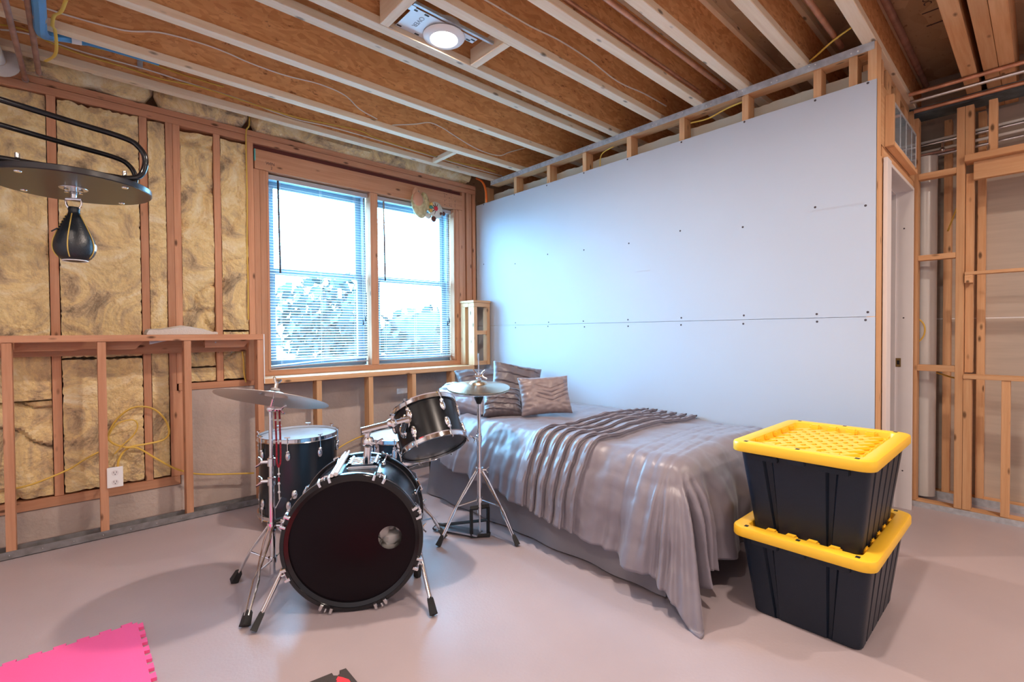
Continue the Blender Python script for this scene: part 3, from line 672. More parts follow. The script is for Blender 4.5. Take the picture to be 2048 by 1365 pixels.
cable('partition_cable', [(3.10, 0.95, 2.66), (3.05, 0.86, 2.675), (3.0, 0.76, 2.70), (2.97, 0.66, 2.72)], 0.005, WIREY, 'yellow green cable crossing above the metal track by the partition corner')
# outlet with its coil of cable
ol = thing('power_outlet', 'white double power outlet on the low stud of the knee wall', 'outlet', (0.182, 3.633, 0.345))
bx('box', 0.154, 0.208, 3.634, 3.70, 0.298, 0.392, pm('blue_box', (0.07, 0.12, 0.22), 0.5), ol)
bx('cover_plate', 0.1465, 0.2195, 3.627, 3.6335, 0.287, 0.404, PLAST, ol, 0.002)
for z in (0.317, 0.371):
    s_ = MB().lathe([(0, .0015), (.0165, .0015), (.0165, 0)], 20, frame((0.183, 3.627, z), (0, -1, 0))).build('socket', WHITE, ol, True)
    for xx_ in (.1755, .1885): bx('slot', xx_, xx_+.002, 3.6248, 3.6256, z-.001, z+.009, RUB, s_, 0)
    MB().ball((0.183, 3.6254, z-.008), 0.0025, 8, 5).build('ground_hole', RUB, s_)
co = [(0.200, 3.67, 0.388), (0.206, 3.78, 0.40), (0.231, 3.815, 0.446), (0.273, 3.82, 0.476), (0.343, 3.82, 0.481), (0.434, 3.825, 0.492), (0.467, 3.815, 0.536), (0.45, 3.82, 0.62), (0.398, 3.825, 0.691), (0.334, 3.82, 0.72), (0.267, 3.815, 0.712), (0.203, 3.82, 0.651), (0.164, 3.81, 0.564), (0.184, 3.80, 0.515), (0.244, 3.80, 0.481), (0.305, 3.80, 0.465), (0.393, 3.80, 0.386), (0.485, 3.80, 0.307), (0.548, 3.79, 0.271), (0.589, 3.785, 0.252), (0.688, 3.79, 0.225), (0.808, 3.79, 0.204), (0.956, 3.785, 0.181)]
cable('coiled_cable', co, 0.0062, WIREY, 'thick yellow cable looped in a big coil behind the outlet, running on along the concrete', 'cable', flat=0.8)
cable('coiled_cable', [(0.150, 3.80, 0.48), (0.163, 3.79, 0.56), (0.197, 3.79, 0.623), (0.246, 3.79, 0.647), (0.29, 3.79, 0.642), (0.304, 3.79, 0.602), (0.281, 3.79, 0.549), (0.231, 3.79, 0.5), (0.19, 3.79, 0.45)], 0.004, WIREY, 'thinner yellow cable loop inside the big coil behind the outlet')
cable('coiled_cable', [(-0.253, 3.79, 0.333), (-0.176, 3.79, 0.341), (-0.095, 3.79, 0.366), (-0.01, 3.80, 0.398), (0.056, 3.81, 0.439), (0.117, 3.83, 0.467)], 0.0065, WIREY, 'thick yellow cable sagging between the end stud and the outlet stud', flat=0.8)
cable('coiled_cable', [(1.46, 3.80, 0.19), (1.525, 3.80, 0.224), (1.649, 3.80, 0.285), (1.801, 3.80, 0.324), (1.98, 3.80, 0.335)], 0.0055, WIREY, 'yellow cable under the window sill behind the floor tom')
# folded towel on the shelf
tw = thing('folded_towel', 'folded cream towel lying on the wooden shelf, its underside hanging below', 'towel', (0.53, 3.75, 1.172))
m = MB(); n1, n2 = 40, 14; v = []; f = []
for j in range(n2+1):
    for i in range(n1+1):
        u = i/n1; w = j/n2
        h = 0.034+0.022*math.exp(-((u-.50)/.20)**2)+0.004*noise.noise(Vector((u*9, w*4, 0)))-.012*sstep(.80, .90, u)-.006*sstep(.90, .93, u)
        h *= min(1, (u/.04+.25))
        v.append((0.345+0.375*u, 3.655+0.17*w, 1.1735+h*(0.80+0.20*min(1, w*4))))
top = len(v)
for j in range(n2+1):
    for i in range(n1+1): v.append((0.345+0.375*i/n1, 3.655+0.17*j/n2, 1.173))
for j in range(n2):
    for i in range(n1):
        a = j*(n1+1)+i; f.append((a, a+1, a+n1+2, a+n1+1)); f.append((top+a, top+a+n1+1, top+a+n1+2, top+a+1))
for i in range(n1):
    f.append((i, i+1, top+i+1, top+i)); a = n2*(n1+1)+i; f.append((a, a+1, top+a+1, top+a))
for j in range(n2):
    a = j*(n1+1); f.append((a, a+n1+1, top+a+n1+1, top+a)); a += n1; f.append((a, a+n1+1, top+a+n1+1, top+a))
link('fold', v, f, LINEN, tw, True)
for x0, x1, d in ((0.365, 0.56, -1), (0.60, 0.725, 1)):
    v = []; f = []; n1 = 16
    for j in range(7):
        for i in range(n1+1):
            u = i/n1; w = j/6; q = (1-u) if d < 0 else u
            v.append((x0+(x1-x0)*u, 3.735+0.008*math.sin(u*7+w*3), 1.168-(0.05*q**0.8+0.004)*w))
    for j in range(6):
        for i in range(n1):
            a = j*(n1+1)+i; f.append((a, a+1, a+n1+2, a+n1+1))
    o = link('hanging_edge', v, f, pm('white_plastic_film', (0.62, 0.64, 0.70), 0.35), tw, True)
    sm = o.modifiers.new('thickness', 'SOLIDIFY'); sm.thickness = 0.004

# ================================================================== CEILING LAMPS
LENS = pm('lamp_lens', (1, 1, 1), 0.4, emit=(1.0, 0.93, 0.85), estr=14.0)
def lamp(name, x, y, z, label, power, first=False, detail=True):
    t = thing(name, label, 'ceiling lamp', (x, y, z))
    MB().lathe([(0.066, -0.012), (0.070, -0.016), (0.098, -0.010), (0.105, -0.002), (0.105, 0.0), (0.066, 0.0)], 40, Matrix.Translation((x, y, z)), True).build('trim_ring', PLAST, t, True)
    MB().lathe([(0, -0.0125), (0.0655, -0.0125), (0.0655, -0.006), (0, -0.006)], 40, Matrix.Translation((x, y, z))).build('lens', LENS, t, True)
    MB().lathe([(0, 0.0), (0.085, 0.0), (0.085, 0.055), (0, 0.055)], 32, Matrix.Translation((x, y, z+.001))).build('can', WHITE, t, True)
    if detail:
        pl = MB().box(x-.225, x+.06, y-.088, y+.088, z+.004, z+.0065).box(x+.06, x+.145, y-.088, y-.045, z+.004, z+.0065)
        po = pl.build('mounting_plate', pm('zinc_white', (0.66, 0.68, 0.72), 0.4, 0.2), t)
        ho = MB()
        for dx, dy in ((-.21, .075), (-.21, -.075), (-.11, .078), (-.15, -.078), (.13, -.07), (.11, -.055)): ho.box(x+dx-.012, x+dx+.012, y+dy-.005, y+dy+.005, z+.0030, z+.0039)
        ho.build('slots', RUB, po); text_part('plate_stamp', 'OVER', 0.035, frame((x-.155, y-.01, z+.0036), (0, 0, -1), (0, 1, 0)), pm('grey_stamp', (.25, .27, .30), .6), po)
        for yy in (y-.105, y+.105):
            rl = MB().box(x-.235, x+.235, yy-.007, yy+.007, z+.006, z+.008).box(x-.235, x+.235, yy-.007, yy-.005, z+.008, z+.020); rl.build('hanger_bar', GALV, t)
        for xx in (x-.245, x+.245):
            for yy in (y-.105, y+.105): MB().box(xx-.012, xx+.012, yy-.018, yy+.018, z-.0175, z-.0155).lathe([(0, -.018), (.008, -.0178), (.008, -.016)], 8, Matrix.Translation((xx, yy, z))).build('clip', GALV, t)
    ld = area_light('lamp_light', (0, 0, -0.018), 0.10, power, LAMP_COLOR); ld.parent = t
    return t
LZ = 2.664
lamp('recessed_lamp', 1.418, 2.048, LZ, 'round white recessed lamp glowing between two joists on a steel mounting plate', LAMP_POWER*1.35)
for x, y, p in ((1.418, 0.40, 1.0), (-0.45, 2.048, 0.35), (-0.45, 0.40, 0.7), (2.9, -0.85, 1.0), (0.9, -1.65, 1.0), (3.35, -2.1, 0.8)):
    lamp('recessed_lamp', x, y, LZ, 'white recessed lamp in the ceiling over the open floor, out of view', LAMP_POWER*p, detail=False)['group'] = 'recessed lamps out of frame'
# wooden blocks the lamp hangs between
b1 = bx('lamp_block', 1.113, 1.158, 1.857, 2.137, 2.6425, 2.78, WC['y'], None, 0.002); tag(b1, 'pale timber block between joists, farther from the partition of the two beside the lamp', 'wood block')
b2 = bx('lamp_block', 1.652, 1.698, 1.857, 2.137, 2.6425, 2.73, WC['y'], None, 0.002); tag(b2, 'pale timber block between joists, nearer the partition of the two beside the lamp', 'wood block')
tag(bx('bridging_block', 2.335, 2.372, 3.256, 3.56, 2.6425, 2.68, WC['y'], None, 0.002), 'small pale bridging piece between the two joists nearest the window', 'wood block')

# ================================================================== BLINDS
DARKW = pm('dark_wand', (0.03, 0.035, 0.06), 0.25)
def blind(x0, x1, zb, label, sag):
    t = thing('window_blind', label, 'blind', ((x0+x1)/2, 3.925, zb))
    y = 3.925; zt = 2.362
    hr = MB().box(x0, x1, y-.018, y+.018, zt-.028, zt, 0.002); hr.build('headrail', VINYLG, t)
    bx('valance', x0-.002, x1+.002, y-.021, y-.0185, zt-.032, zt+.0, VINYLG, t, 0)
    m = MB(); n = int((zt-.04-zb-.02)/0.0212); tilt = math.radians(14)
    for k in range(n):
        z = zb+.028+k*0.0212; v = []; f = []
        z2 = z
        for i in range(5):
            q = (i/4-.5)*0.025; c = 0.0022*(1-(2*q/.025)**2)
            yy = y+q*math.cos(tilt); zz = q*math.sin(tilt)+c
            dz = 0.0
            if k < 2 and sag: dz = 0.012*k+0.010
            v += [(x0+.004, yy, z2+zz-(0.022 if (k == 0 and sag) else 0)), ((x0+x1)/2, yy, z2+zz+(0.004 if (k == 0 and sag) else 0)), (x1-.004, yy, z2+zz+(0.012 if k == 0 and sag else 0))]
        for i in range(4):
            a = i*3; f += [(a, a+1, a+4, a+3), (a+1, a+2, a+5, a+4)]
        m.add(v, f)
    m.build('slats', BLIND, t, True)
    br = MB().tube([(x0+.003, y, zb+(-.012 if sag else .008)), ((x0+x1)/2, y, zb+.006), (x1-.003, y, zb+.014)], 0.011, 10, smooth=6, flat=0.7); br.build('bottom_rail', VINYLG, t, True)
    cd = MB()
    for fx in (0.11, 0.5, 0.86):
        x = x0+(x1-x0)*fx
        for yy in (y-.0135, y+.0135): cd.tube([(x, yy, zb+.01), (x, yy, zt-.03)], 0.0011, 5)
    cd.build('ladder_cords', PLAST, t)
    xw = x0+0.068
    MB().tube([(xw, y-.024, zt-.035), (xw+.008, y-.026, 1.633)], 0.0072, 8).build('tilt_wand', DARKW, t, True)
    xc = x1-.055
    c2 = MB().tube([(xc, y-.022, zt-.03), (xc+.004, y-.024, 1.30)], 0.0013, 5).tube([(xc+.012, y-.022, zt-.03), (xc+.022, y-.024, 1.30)], 0.0013, 5)
    co_ = c2.build('lift_cord', PLAST, t)
    MB().lathe([(0.003, 0.045), (0.008, 0.0), (0, 0)], 8, Matrix.Translation((xc+.002, y-.024, 1.245))).lathe([(0.003, 0.045), (0.008, 0.0), (0, 0)], 8, Matrix.Translation((xc+.024, y-.024, 1.275))).build('tassels', DARKW, co_)
    return t
blind(1.112, 1.900, 0.925, 'white slatted blind in the window next to the tall stud wall, its bottom rail sagging', True)
blind(1.980, 2.765, 0.930, 'white slatted blind in the window next to the partition, animal ornament in front', False)

# ================================================================== HANGING ORNAMENT
orn = thing('animal_ornament', 'painted animal ornament hanging upside down on the window header', 'ornament', (2.42, 3.81, 2.22))
OB = pm('olive_gilded_paint', (0.36, 0.28, 0.13), 0.45, col2=(0.62, 0.52, 0.30), vscale=30)
OW = pm('off_white_paint', (0.66, 0.66, 0.58), 0.5, var=0.15, vscale=20)
OD = pm('dark_brown_paint', (0.10, 0.035, 0.03), 0.5)
yo = 3.80
om = Matrix.Translation((2.345, yo, 2.325)) @ Matrix.Rotation(-.30, 4, 'Y') @ Matrix.Diagonal((.075, .040, .118, 1))
m = MB(); ball_ = [(math.sin(PI*q/16), -math.cos(PI*q/16)) for q in range(17)]
m.lathe(ball_, 28, om); m.build('body', OB, orn, True)
MB().lathe(ball_, 24, Matrix.Translation((2.322, yo-.022, 2.365)) @ Matrix.Rotation(-.2, 4, 'Y') @ Matrix.Diagonal((.052, .026, .070, 1))).build('chest_reflection', pm('salmon_reflection', (0.55, 0.27, 0.17), 0.5), orn, True)  # salmon oval: reflection of the header wood, painted onto the body
MB().lathe(ball_, 16, Matrix.Translation((2.305, yo, 2.435)) @ Matrix.Rotation(.25, 4, 'Y') @ Matrix.Diagonal((.026, .020, .045, 1))).build('foot', pm('salmon_paint_light', (0.60, 0.32, 0.20), 0.5), orn, True)
MB().lathe(ball_, 16, Matrix.Translation((2.41, yo, 2.40)) @ Matrix.Rotation(-.5, 4, 'Y') @ Matrix.Diagonal((.030, .022, .055, 1))).build('foot', OB, orn, True)
MB().lathe(ball_, 16, Matrix.Translation((2.43, yo-.01, 2.335)) @ Matrix.Rotation(-.6, 4, 'Y') @ Matrix.Diagonal((.035, .022, .07, 1))).build('arm', OB, orn, True)
hc = (2.515, 3.792, 2.305)
MB().ball(hc, 0.082, 24, 16, sc=(0.92, 0.45, 0.96)).build('head', OW, orn, True)
MB().ball((2.553, 3.762, 2.275), 0.014, 12, 8).build('eye', OD, orn, True); 
MB().ball((2.478, 3.768, 2.215), 0.027, 12, 8, sc=(1, .6, 1)).build('ear', OD, orn, True); MB().ball((2.60, 3.785, 2.285), 0.020, 12, 8, sc=(.8, .6, 1)).build('ear', OD, orn, True)
MB().ball((2.497, 3.755, 2.312), 0.021, 12, 8, sc=(1, .5, 1)).build('red_spot', pm('red_paint', (0.55, 0.01, 0.03), 0.4), orn, True)
st = MB()
for k in range(9):
    a = k*2*PI/9+.3; c_ = Vector((2.497, 3.757, 2.312)); e_ = c_+Vector((math.cos(a)*.045, .008, math.sin(a)*.055)); st.tube([c_+(e_-c_)*.4, e_], 0.004, 6, rs=[.006, .002])
st.build('dark_streaks', OD, orn)
for n_, c_, p_ in (('yellow_ball', (0.62, 0.36, 0.10), (2.452, 2.345)), ('green_ball', (0.05, 0.25, 0.20), (2.448, 2.318)), ('yellow_ball', (0.60, 0.33, 0.08), (2.445, 2.288))):
    MB().ball((p_[0], 3.765, p_[1]), 0.018, 12, 8).build(n_, pm(n_+'_paint', c_, 0.4), orn, True)
MB().ball((2.43, 3.785, 2.24), 0.03, 12, 8, sc=(1.1, .5, .9)).build('paw', OW, orn, True)
MB().ball((2.395, 3.80, 2.43), 0.02, 10, 8, sc=(1, .5, .9)).build('paw', OW, orn, True)
rod('nail', (2.34, 3.79, 2.45), (2.34, 3.86, 2.455), 0.003, STEEL, orn)
rod('hook_wire', (2.34, 3.792, 2.45), (2.36, 3.80, 2.40), 0.002, STEEL, orn)

# ================================================================== SPEED BAG AND PLATFORM
pc = Vector((0.026, 3.109, 1.868))
pf = thing('speed_bag_platform', 'round black board held by two bent black tubes, high on the wall side', 'boxing platform', pc)
MB().lathe([(0.0, 0.0), (0.296, 0.0), (0.300, 0.004), (0.300, 0.025), (0.296, 0.029), (0.0, 0.029)], 96, Matrix.Translation(pc)).build('board', pm('black_laminate', (0.022, 0.020, 0.022), 0.30), pf, True)
def rail(y, za, zb, xr, dz):
    ze = za+(xr-.085+.285)*dz; zm_ = (ze+zb)/2
    pts = [(XL+.02, y, za+(XL+.02+.285)*dz), (-0.285, y, za), (0.0, y, za+.285*dz), (xr-.085, y, ze), (xr-.025, y, ze-.030), (xr, y, zm_+.01), (xr-.018, y, zb+.030), (xr-.07, y, zb+.003), (xr-.13, y, zb), (-0.15, y, zb), (XL+.02, y, zb)]
    return pts
zb = 1.868+.029+.0135
MB().tube(rail(2.93, 2.165, zb, 0.285, -0.13), 0.0128, 12, smooth=8).build('tube_frame', GLOSSB, pf, True)
MB().tube(rail(3.29, 2.165, zb, 0.275, -0.13), 0.0128, 12, smooth=8).build('tube_frame', GLOSSB, pf, True)
bx('wall_bracket', XL+.001, XL+.02, 2.85, 3.37, 1.84, 2.45, BLKP, pf, 0.002)
for x, y in ((0.205, 2.93), (0.215, 3.29), (-0.15, 2.93), (-0.15, 3.29)):
    bo = MB().lathe([(0, -.004), (.012, -.004), (.014, 0), (0, 0)], 12, Matrix.Translation((x, y, 1.868))).lathe([(0, .03), (.009, .03), (.009, .05), (0, .052)], 10, Matrix.Translation((x, y, 1.868+.026))); bo.build('bolt', CHROME, pf, True)
sw = MB().lathe([(0, -.003), (.052, -.003), (.054, 0), (0, 0)], 32, Matrix.Translation(pc)); so = sw.build('swivel_plate', STEEL, pf, True)
sb_ = MB()
for k in range(4):
    a = PI/4+k*PI/2; sb_.lathe([(0, -.016), (.009, -.016), (.009, -.003), (0, -.003)], 8, Matrix.Translation(pc+Vector((.036*math.cos(a), .036*math.sin(a), 0))))
sb_.build('swivel_bolts', CHROME, so, True)
sv = MB().lathe([(0, -.045), (.010, -.045), (.014, -.02), (.012, -.003), (0, -.003)], 16, Matrix.Translation(pc)).tube([pc+Vector((-.028, .01, -.05)), pc+Vector((.028, -.01, -.05))], .008, 10)
sv.build('swivel', CHROME, so, True)
MB().tube([pc+Vector((-.026, .01, -.047)), pc+Vector((-.027, .01, -.075)), pc+Vector((-.014, .005, -.096)), pc+Vector((.014, -.005, -.096)), pc+Vector((.027, -.01, -.075)), pc+Vector((.026, -.01, -.047))], .005, 8, smooth=5).build('u_clevis', CHROME, so, True)
bagt = pc+Vector((0, 0, -.088))
sg = thing('speed_bag', 'teardrop black leather speed bag with yellow seams hanging under the round board', 'speed bag', bagt+Vector((0, 0, -.25)))
prof = [(0.0, 0.0), (0.020, 0.0), (0.023, -.01), (0.021, -.020), (0.030, -.034), (0.045, -.060), (0.0615, -.09), (0.077, -.12), (0.089, -.146), (0.0965, -.170), (0.099, -.19), (0.0965, -.208), (0.088, -.226), (0.074, -.242), (0.056, -.253), (0.03, -.259), (0, -.260)]
prof = [(r*(1 if z > -.03 else .80), z) for r, z in prof]
bo = MB().lathe(prof, 48, Matrix.Translation(bagt)).build('leather_body', pm('black_leather', (0.012, 0.016, 0.022), 0.33, bump=0.15, bscale=160, spec=0.6), sg, True)
SEAM = pm('yellow_piping', (0.62, 0.42, 0.10), 0.5)
base_ang = math.atan2(-pc.y, -pc.x)
for da in (-0.32, 1.02, 2.35, 3.6, 4.9):
    a = base_ang+da; pts = [bagt+Vector(((r+.0012)*math.cos(a), (r+.0012)*math.sin(a), z)) for r, z in prof[4:-3]]
    MB().tube(pts, 0.0024, 6, smooth=3).build('seam_piping', SEAM, bo, True)
MB().tube([bagt+Vector((.0455*math.cos(q*PI/16), .0455*math.sin(q*PI/16), -.2535)) for q in range(32)], .003, 6, closed=True).build('base_piping', PLAST, bo, True)
pa = base_ang+1.28
lg = MB(); v = []; f = []
for j in range(5):
    for i in range(6):
        a = pa+(i/5-.5)*.42; z = -.172-.034*j/4; r = .8*(0.0985, .1, .1005, .0985, .0955)[j]+.0006
        v.append(bagt+Vector((r*math.cos(a), r*math.sin(a), z)))
for j in range(4):
    for i in range(5): q = j*6+i; f.append((q, q+1, q+7, q+6))
lg.add(v, f); lo = lg.build('white_patch', PLAST, bo, True); lo['label'] = 'white printed patch'
lc = MB()
for k in range(6):
    a = base_ang-1.25; z = -.045-.013*k; r = .8*(0.036+.0075*k); lc.tube([bagt+Vector((r*math.cos(a-.18), r*math.sin(a-.18), z)), bagt+Vector(((r+.004)*math.cos(a), (r+.004)*math.sin(a), z-.004)), bagt+Vector((r*math.cos(a+.18), r*math.sin(a+.18), z-.008))], .0028, 6)
lc.tube([bagt+Vector((.062*math.cos(base_ang-1.25), .062*math.sin(base_ang-1.25), -.11)), bagt+Vector((.083*math.cos(base_ang-1.3), .083*math.sin(base_ang-1.3), -.128))], .003, 6)
lc.build('laces', BLKP, bo)

# ================================================================== OUTSIDE
gd = bx('outside_ground', -30, 40, YT+.4, 60, -0.25, -0.05, pm('grey_paving', (0.36, 0.38, 0.36), 0.9, var=0.15, vscale=0.5), None, 0); gd['kind'] = 'structure'  # plain grey ground with a slight random tone
LEAF = pm('blue_green_leaves', (0.006, 0.013, 0.010), 0.8, var=0.5, vscale=4); BARK = pm('bark', (0.08, 0.06, 0.05), 0.9)
def tree(x, y, h, r, label, seed, dense=False):
    t = thing('garden_tree', label, 'tree', (x, y, -0.05), 'trees outside the windows')
    MB().tube([(x, y, -0.05), (x+.05, y, h*.55)], 0.07, 8).build('trunk', BARK, t, True)
    rr = random.Random(seed); m = MB()
    for k in range(420):
        u = Vector((rr.gauss(0, 1), rr.gauss(0, 1), rr.gauss(0, 1))).normalized()*(rr.random()**.4)
        c = Vector((x+u.x*r, y+u.y*r, h*.58+u.z*h*.42)); d = Vector((rr.gauss(0, 1), rr.gauss(0, 1), rr.gauss(0, 1))).normalized(); e = d.orthogonal().normalized(); g = d.cross(e); s_ = rr.uniform(.10, .2)*r
        m.add([c-e*s_, c-g*s_*.5, c+e*s_, c+g*s_*.5], [(0, 1, 2, 3)])
    if dense: m.ball((x, y, h*.58), 1.0, 20, 14, None, (r*.88, r*.88, h*.36))
    m.build('foliage', LEAF, t)
tree(4.1, 10.5, 2.5, 1.15, 'bushy tree outside, seen through the blind next to the stud wall', 1)
tree(5.6, 13.4, 1.9, 1.3, 'low shrub outside, seen through the blind between the windows', 2)
tree(6.1, 9.6, 1.8, 1.2, 'dense shrub outside, seen through the blind next to the partition', 3, True)
tree(9.9, 12.6, 2.1, 1.5, 'dense shrub outside, farthest toward the partition', 4)

# ================================================================== DRUM KIT
def lug_mesh(o, out, up, s=1.0):
    """teardrop chrome casing on a shell: o on the surface, out away from it, up along the rod"""
    m = MB(); fr_ = frame(o, out, up)      # local x = up, z = out
    m.ball((0.0, 0, 0.006*s), 0.013*s, 12, 8, fr_ @ Matrix.Identity(4), (1.7, 0.85, 0.7))
    m.v = m.v; return m
def ball_in(m, fr_, c, r, sc, n=12, k=8):
    prof = [(r*math.sin(PI*i/k), -r*math.cos(PI*i/k)) for i in range(k+1)]
    return m.lathe(prof, n, fr_ @ Matrix.Translation(Vector(c)) @ Matrix.Diagonal((*sc, 1)))
def wing(m, p, axis, s=1.0):
    p = Vector(p); a = Vector(axis).normalized(); b = a.orthogonal().normalized()
    m.tube([p-a*.012*s, p+a*.012*s], .006*s, 8)
    for d in (1, -1): m.tube([p+a*.01*s, p+a*.016*s+b*d*.012*s, p+a*.026*s+b*d*.020*s], .004*s, 6)
    return m
def drum_shell(t, c0, axis, h, r, shell_mat, hoop_mat, top_mat, bot_mat, nl, a0, hoop_h=.028, lugs=True, xref=(1, 0, 0), t_rod=None):
    """upright drum: c0 bottom centre, axis up"""
    F = frame(c0, axis, xref)
    MB().lathe([(r-.007, .012), (r, .012), (r, h-.012), (r-.007, h-.012)], 64, F, True).build('shell', shell_mat, t, True)
    MB().lathe([(0, h-.010), (r-.003, h-.010), (r+.004, h-.016), (r+.004, h-.020), (0, h-.016)], 64, F).build('top_head', top_mat, t, True)
    MB().lathe([(0, .010), (r-.003, .010), (r+.004, .016), (r+.004, .020), (0, .016)], 64, F).build('bottom_head', bot_mat, t, True)
    for nm_, z0, z1 in (('top_hoop', h-.022, h+.004), ('bottom_hoop', -.004, .022)):
        a, b = (z0, z1)
        MB().lathe([(r+.004, a), (r+.012, a), (r+.0085, a+.004), (r+.0085, b-.004), (r+.012, b), (r+.004, b)], 64, F, True).build(nm_, hoop_mat, t, True)
    for k in range(nl):
        a = a0+2*PI*k/nl; d = Vector((math.cos(a), math.sin(a), 0))
        out = F.to_3x3() @ d; up = F.to_3x3() @ Vector((0, 0, 1))
        for tp in (1, 0):
            zz = h-.085 if tp else .085
            if h < .2: zz = h*.62 if tp else h*.38
            elif h < .3: zz = h-.058 if tp else .058
            o = F @ Vector((d.x*r, d.y*r, zz)); fr_ = frame(o, out, up); m = MB()
            s_ = 1 if tp else -1
            ball_in(m, fr_, (-.010*s_, 0, .005), .0155, (1.8, 1.0, .75)); ball_in(m, fr_, (.016*s_, 0, .008), .0115, (1.0, 1.0, 1.0))
            lo_ = m.build('lug', CHROME, t, True)
            ez = (h+.003) if tp else -.003
            e = F @ Vector((d.x*(r+.011), d.y*(r+.011), ez)); q = F @ Vector((d.x*(r+.011), d.y*(r+.011), zz))
            rd = MB().tube([q, e], .0028, 8); rd.tube([e, e+up*(.012 if tp else -.012)], .0045, 8)
            if t_rod and tp: rd.tube([e+up*.014-out.cross(up)*.016, e+up*.014+out.cross(up)*.016], .0045, 8)
            rd.build('tension_rod', CHROME, lo_, True)
    return F

# ---- bass drum, front head toward the camera
bc0 = Vector((0.864, 1.946, 0.2915)); bn = Vector((-0.5315, -0.847, 0)).normalized()
bt = thing('bass_drum', 'large black bass drum on two spurs with a round hole in its front head', 'drum', Vector((0.95, 2.09, 0)))
BF = frame(bc0, bn, (0.847, -0.5315, 0))      # local x right, y up, z toward the camera
BR, BL = 0.268, 0.40
MB().lathe([(BR-.008, -.04), (BR, -.04), (BR, -BL+.04), (BR-.008, -BL+.04)], 96, BF, True).build('shell', pm('bass_wrap', (0.016, 0.022, 0.032), 0.26, spec=0.6), bt, True)
def hoop(s0, s1, mat):
    MB().lathe([(BR+.006, s0), (BR+.020, s0), (BR+.0225, s0-.004), (BR+.0225, s1+.004), (BR+.020, s1), (BR+.006, s1)], 96, BF, True).build('hoop', mat, bt, True)
    MB().lathe([(BR+.0228, (s0+s1)/2+.006), (BR+.0234, (s0+s1)/2+.006), (BR+.0234, (s0+s1)/2-.006), (BR+.0228, (s0+s1)/2-.006)], 96, BF, True).build('hoop_inlay', STEEL, bt, True)
hoop(0.0, -.042, GLOSSB); hoop(-BL+.042, -BL, GLOSSB)
# front head with a port hole
hx, hy, hr_ = 0.151, 0.003, 0.0495
n = 96; m = MB(); v = []; f = []
rings = []
for q in range(9):
    w = q/8; ring = []
    for i in range(n):
        a = 2*PI*i/n; rr = (BR+.004)*(1-w)+hr_*w
        ring.append(len(v)); v.append(BF @ Vector((hx*w+rr*math.cos(a), hy*w+rr*math.sin(a), -.020)))
    rings.append(ring)
for a, b in zip(rings, rings[1:]):
    for i in range(n): f.append((a[i], a[(i+1) % n], b[(i+1) % n], b[i]))
hd = link('front_head', v, f, HEADB, bt, False); sm = hd.modifiers.new('thickness', 'SOLIDIFY'); sm.thickness = 0.001
MB().lathe([(0, -BL+.02), (BR+.004, -BL+.02), (BR+.004, -BL+.022), (0, -BL+.022)], 64, BF).build('batter_head', HEADW, bt, True)
MB().lathe([(BR-.010, -.012), (BR+.006, -.006), (BR+.006, -.020), (BR-.010, -.020)], 96, BF, True).build('head_collar', GLOSSB, bt, True)
for k in range(8):
    a = PI/8+k*PI/4
    for front in (1, 0):
        s = -.014 if front else -BL+.014; sg_ = -1 if front else 1
        m = MB()
        for da in (-.075, .075):
            p = [BF @ Vector(((BR+rr)*math.cos(a+da), (BR+rr)*math.sin(a+da), z)) for rr, z in ((.008, s-sg_*.020), (.026, s-sg_*.020), (.028, s+sg_*.012))]
            m.tube(p, .0072, 8)
        p1 = BF @ Vector(((BR+.028)*math.cos(a-.075), (BR+.028)*math.sin(a-.075), s+sg_*.010)); p2 = BF @ Vector(((BR+.028)*math.cos(a+.075), (BR+.028)*math.sin(a+.075), s+sg_*.010))
        m.tube([p1, BF @ Vector(((BR+.03)*math.cos(a), (BR+.03)*math.sin(a), s+sg_*.018)), p2], .006, 8)
        co_ = m.build('claw', CHROME, bt, True)
        pr = BF @ Vector(((BR+.027)*math.cos(a), (BR+.027)*math.sin(a), s+sg_*.010)); pl_ = BF @ Vector(((BR+.016)*math.cos(a), (BR+.016)*math.sin(a), s+sg_*.085))
        mm = MB().tube([pr-bn*(-.0 if front else .0), pl_], .0032, 8)
        out_ = (BF.to_3x3() @ Vector((math.cos(a), math.sin(a), 0)))
        tn = BF.to_3x3() @ Vector((-math.sin(a), math.cos(a), 0)); e_ = pr+bn*(.016 if front else -.016)
        mm.tube([pr, e_], .0045, 8)
        if front: mm.tube([e_-out_*.012, e_+out_*.012], .004, 8)
        mm.build('tension_rod', CHROME, co_, True)
        lf = frame(BF @ Vector((BR*math.cos(a), BR*math.sin(a), s+sg_*.095)), out_, bn); lm = MB(); ball_in(lm, lf, (0, 0, .005), .013, (1.8, .9, .9)); lm.build('lug', CHROME, bt, True)
def spur(side, foot):
    st_ = BF @ Vector((side*(BR-.01), -.035, -.115)); ft = Vector(foot); d = (ft-st_).normalized()
    s_ = MB().tube([st_-d*.03, ft-d*.05], .0095, 12).build('spur', CHROME, bt, True)
    MB().tube([ft-d*.068, ft-d*.06, ft-d*.01, ft], .016, 4, rs=[.012, .014, .017, .018]).build('rubber_foot', RUB, s_)
    o_ = (BF.to_3x3() @ Vector((side, 0, 0)))
    mb = MB(); ball_in(mb, frame(st_, o_, (0, 0, 1)), (0, 0, 0), .026, (1.2, .9, .7)); wing(mb, st_+o_*.02+Vector((0, 0, .03)), o_); mb.build('spur_bracket', CHROME, bt, True)
spur(1, (1.090, 1.684, 0.010)); spur(-1, (0.512, 2.072, 0.010))
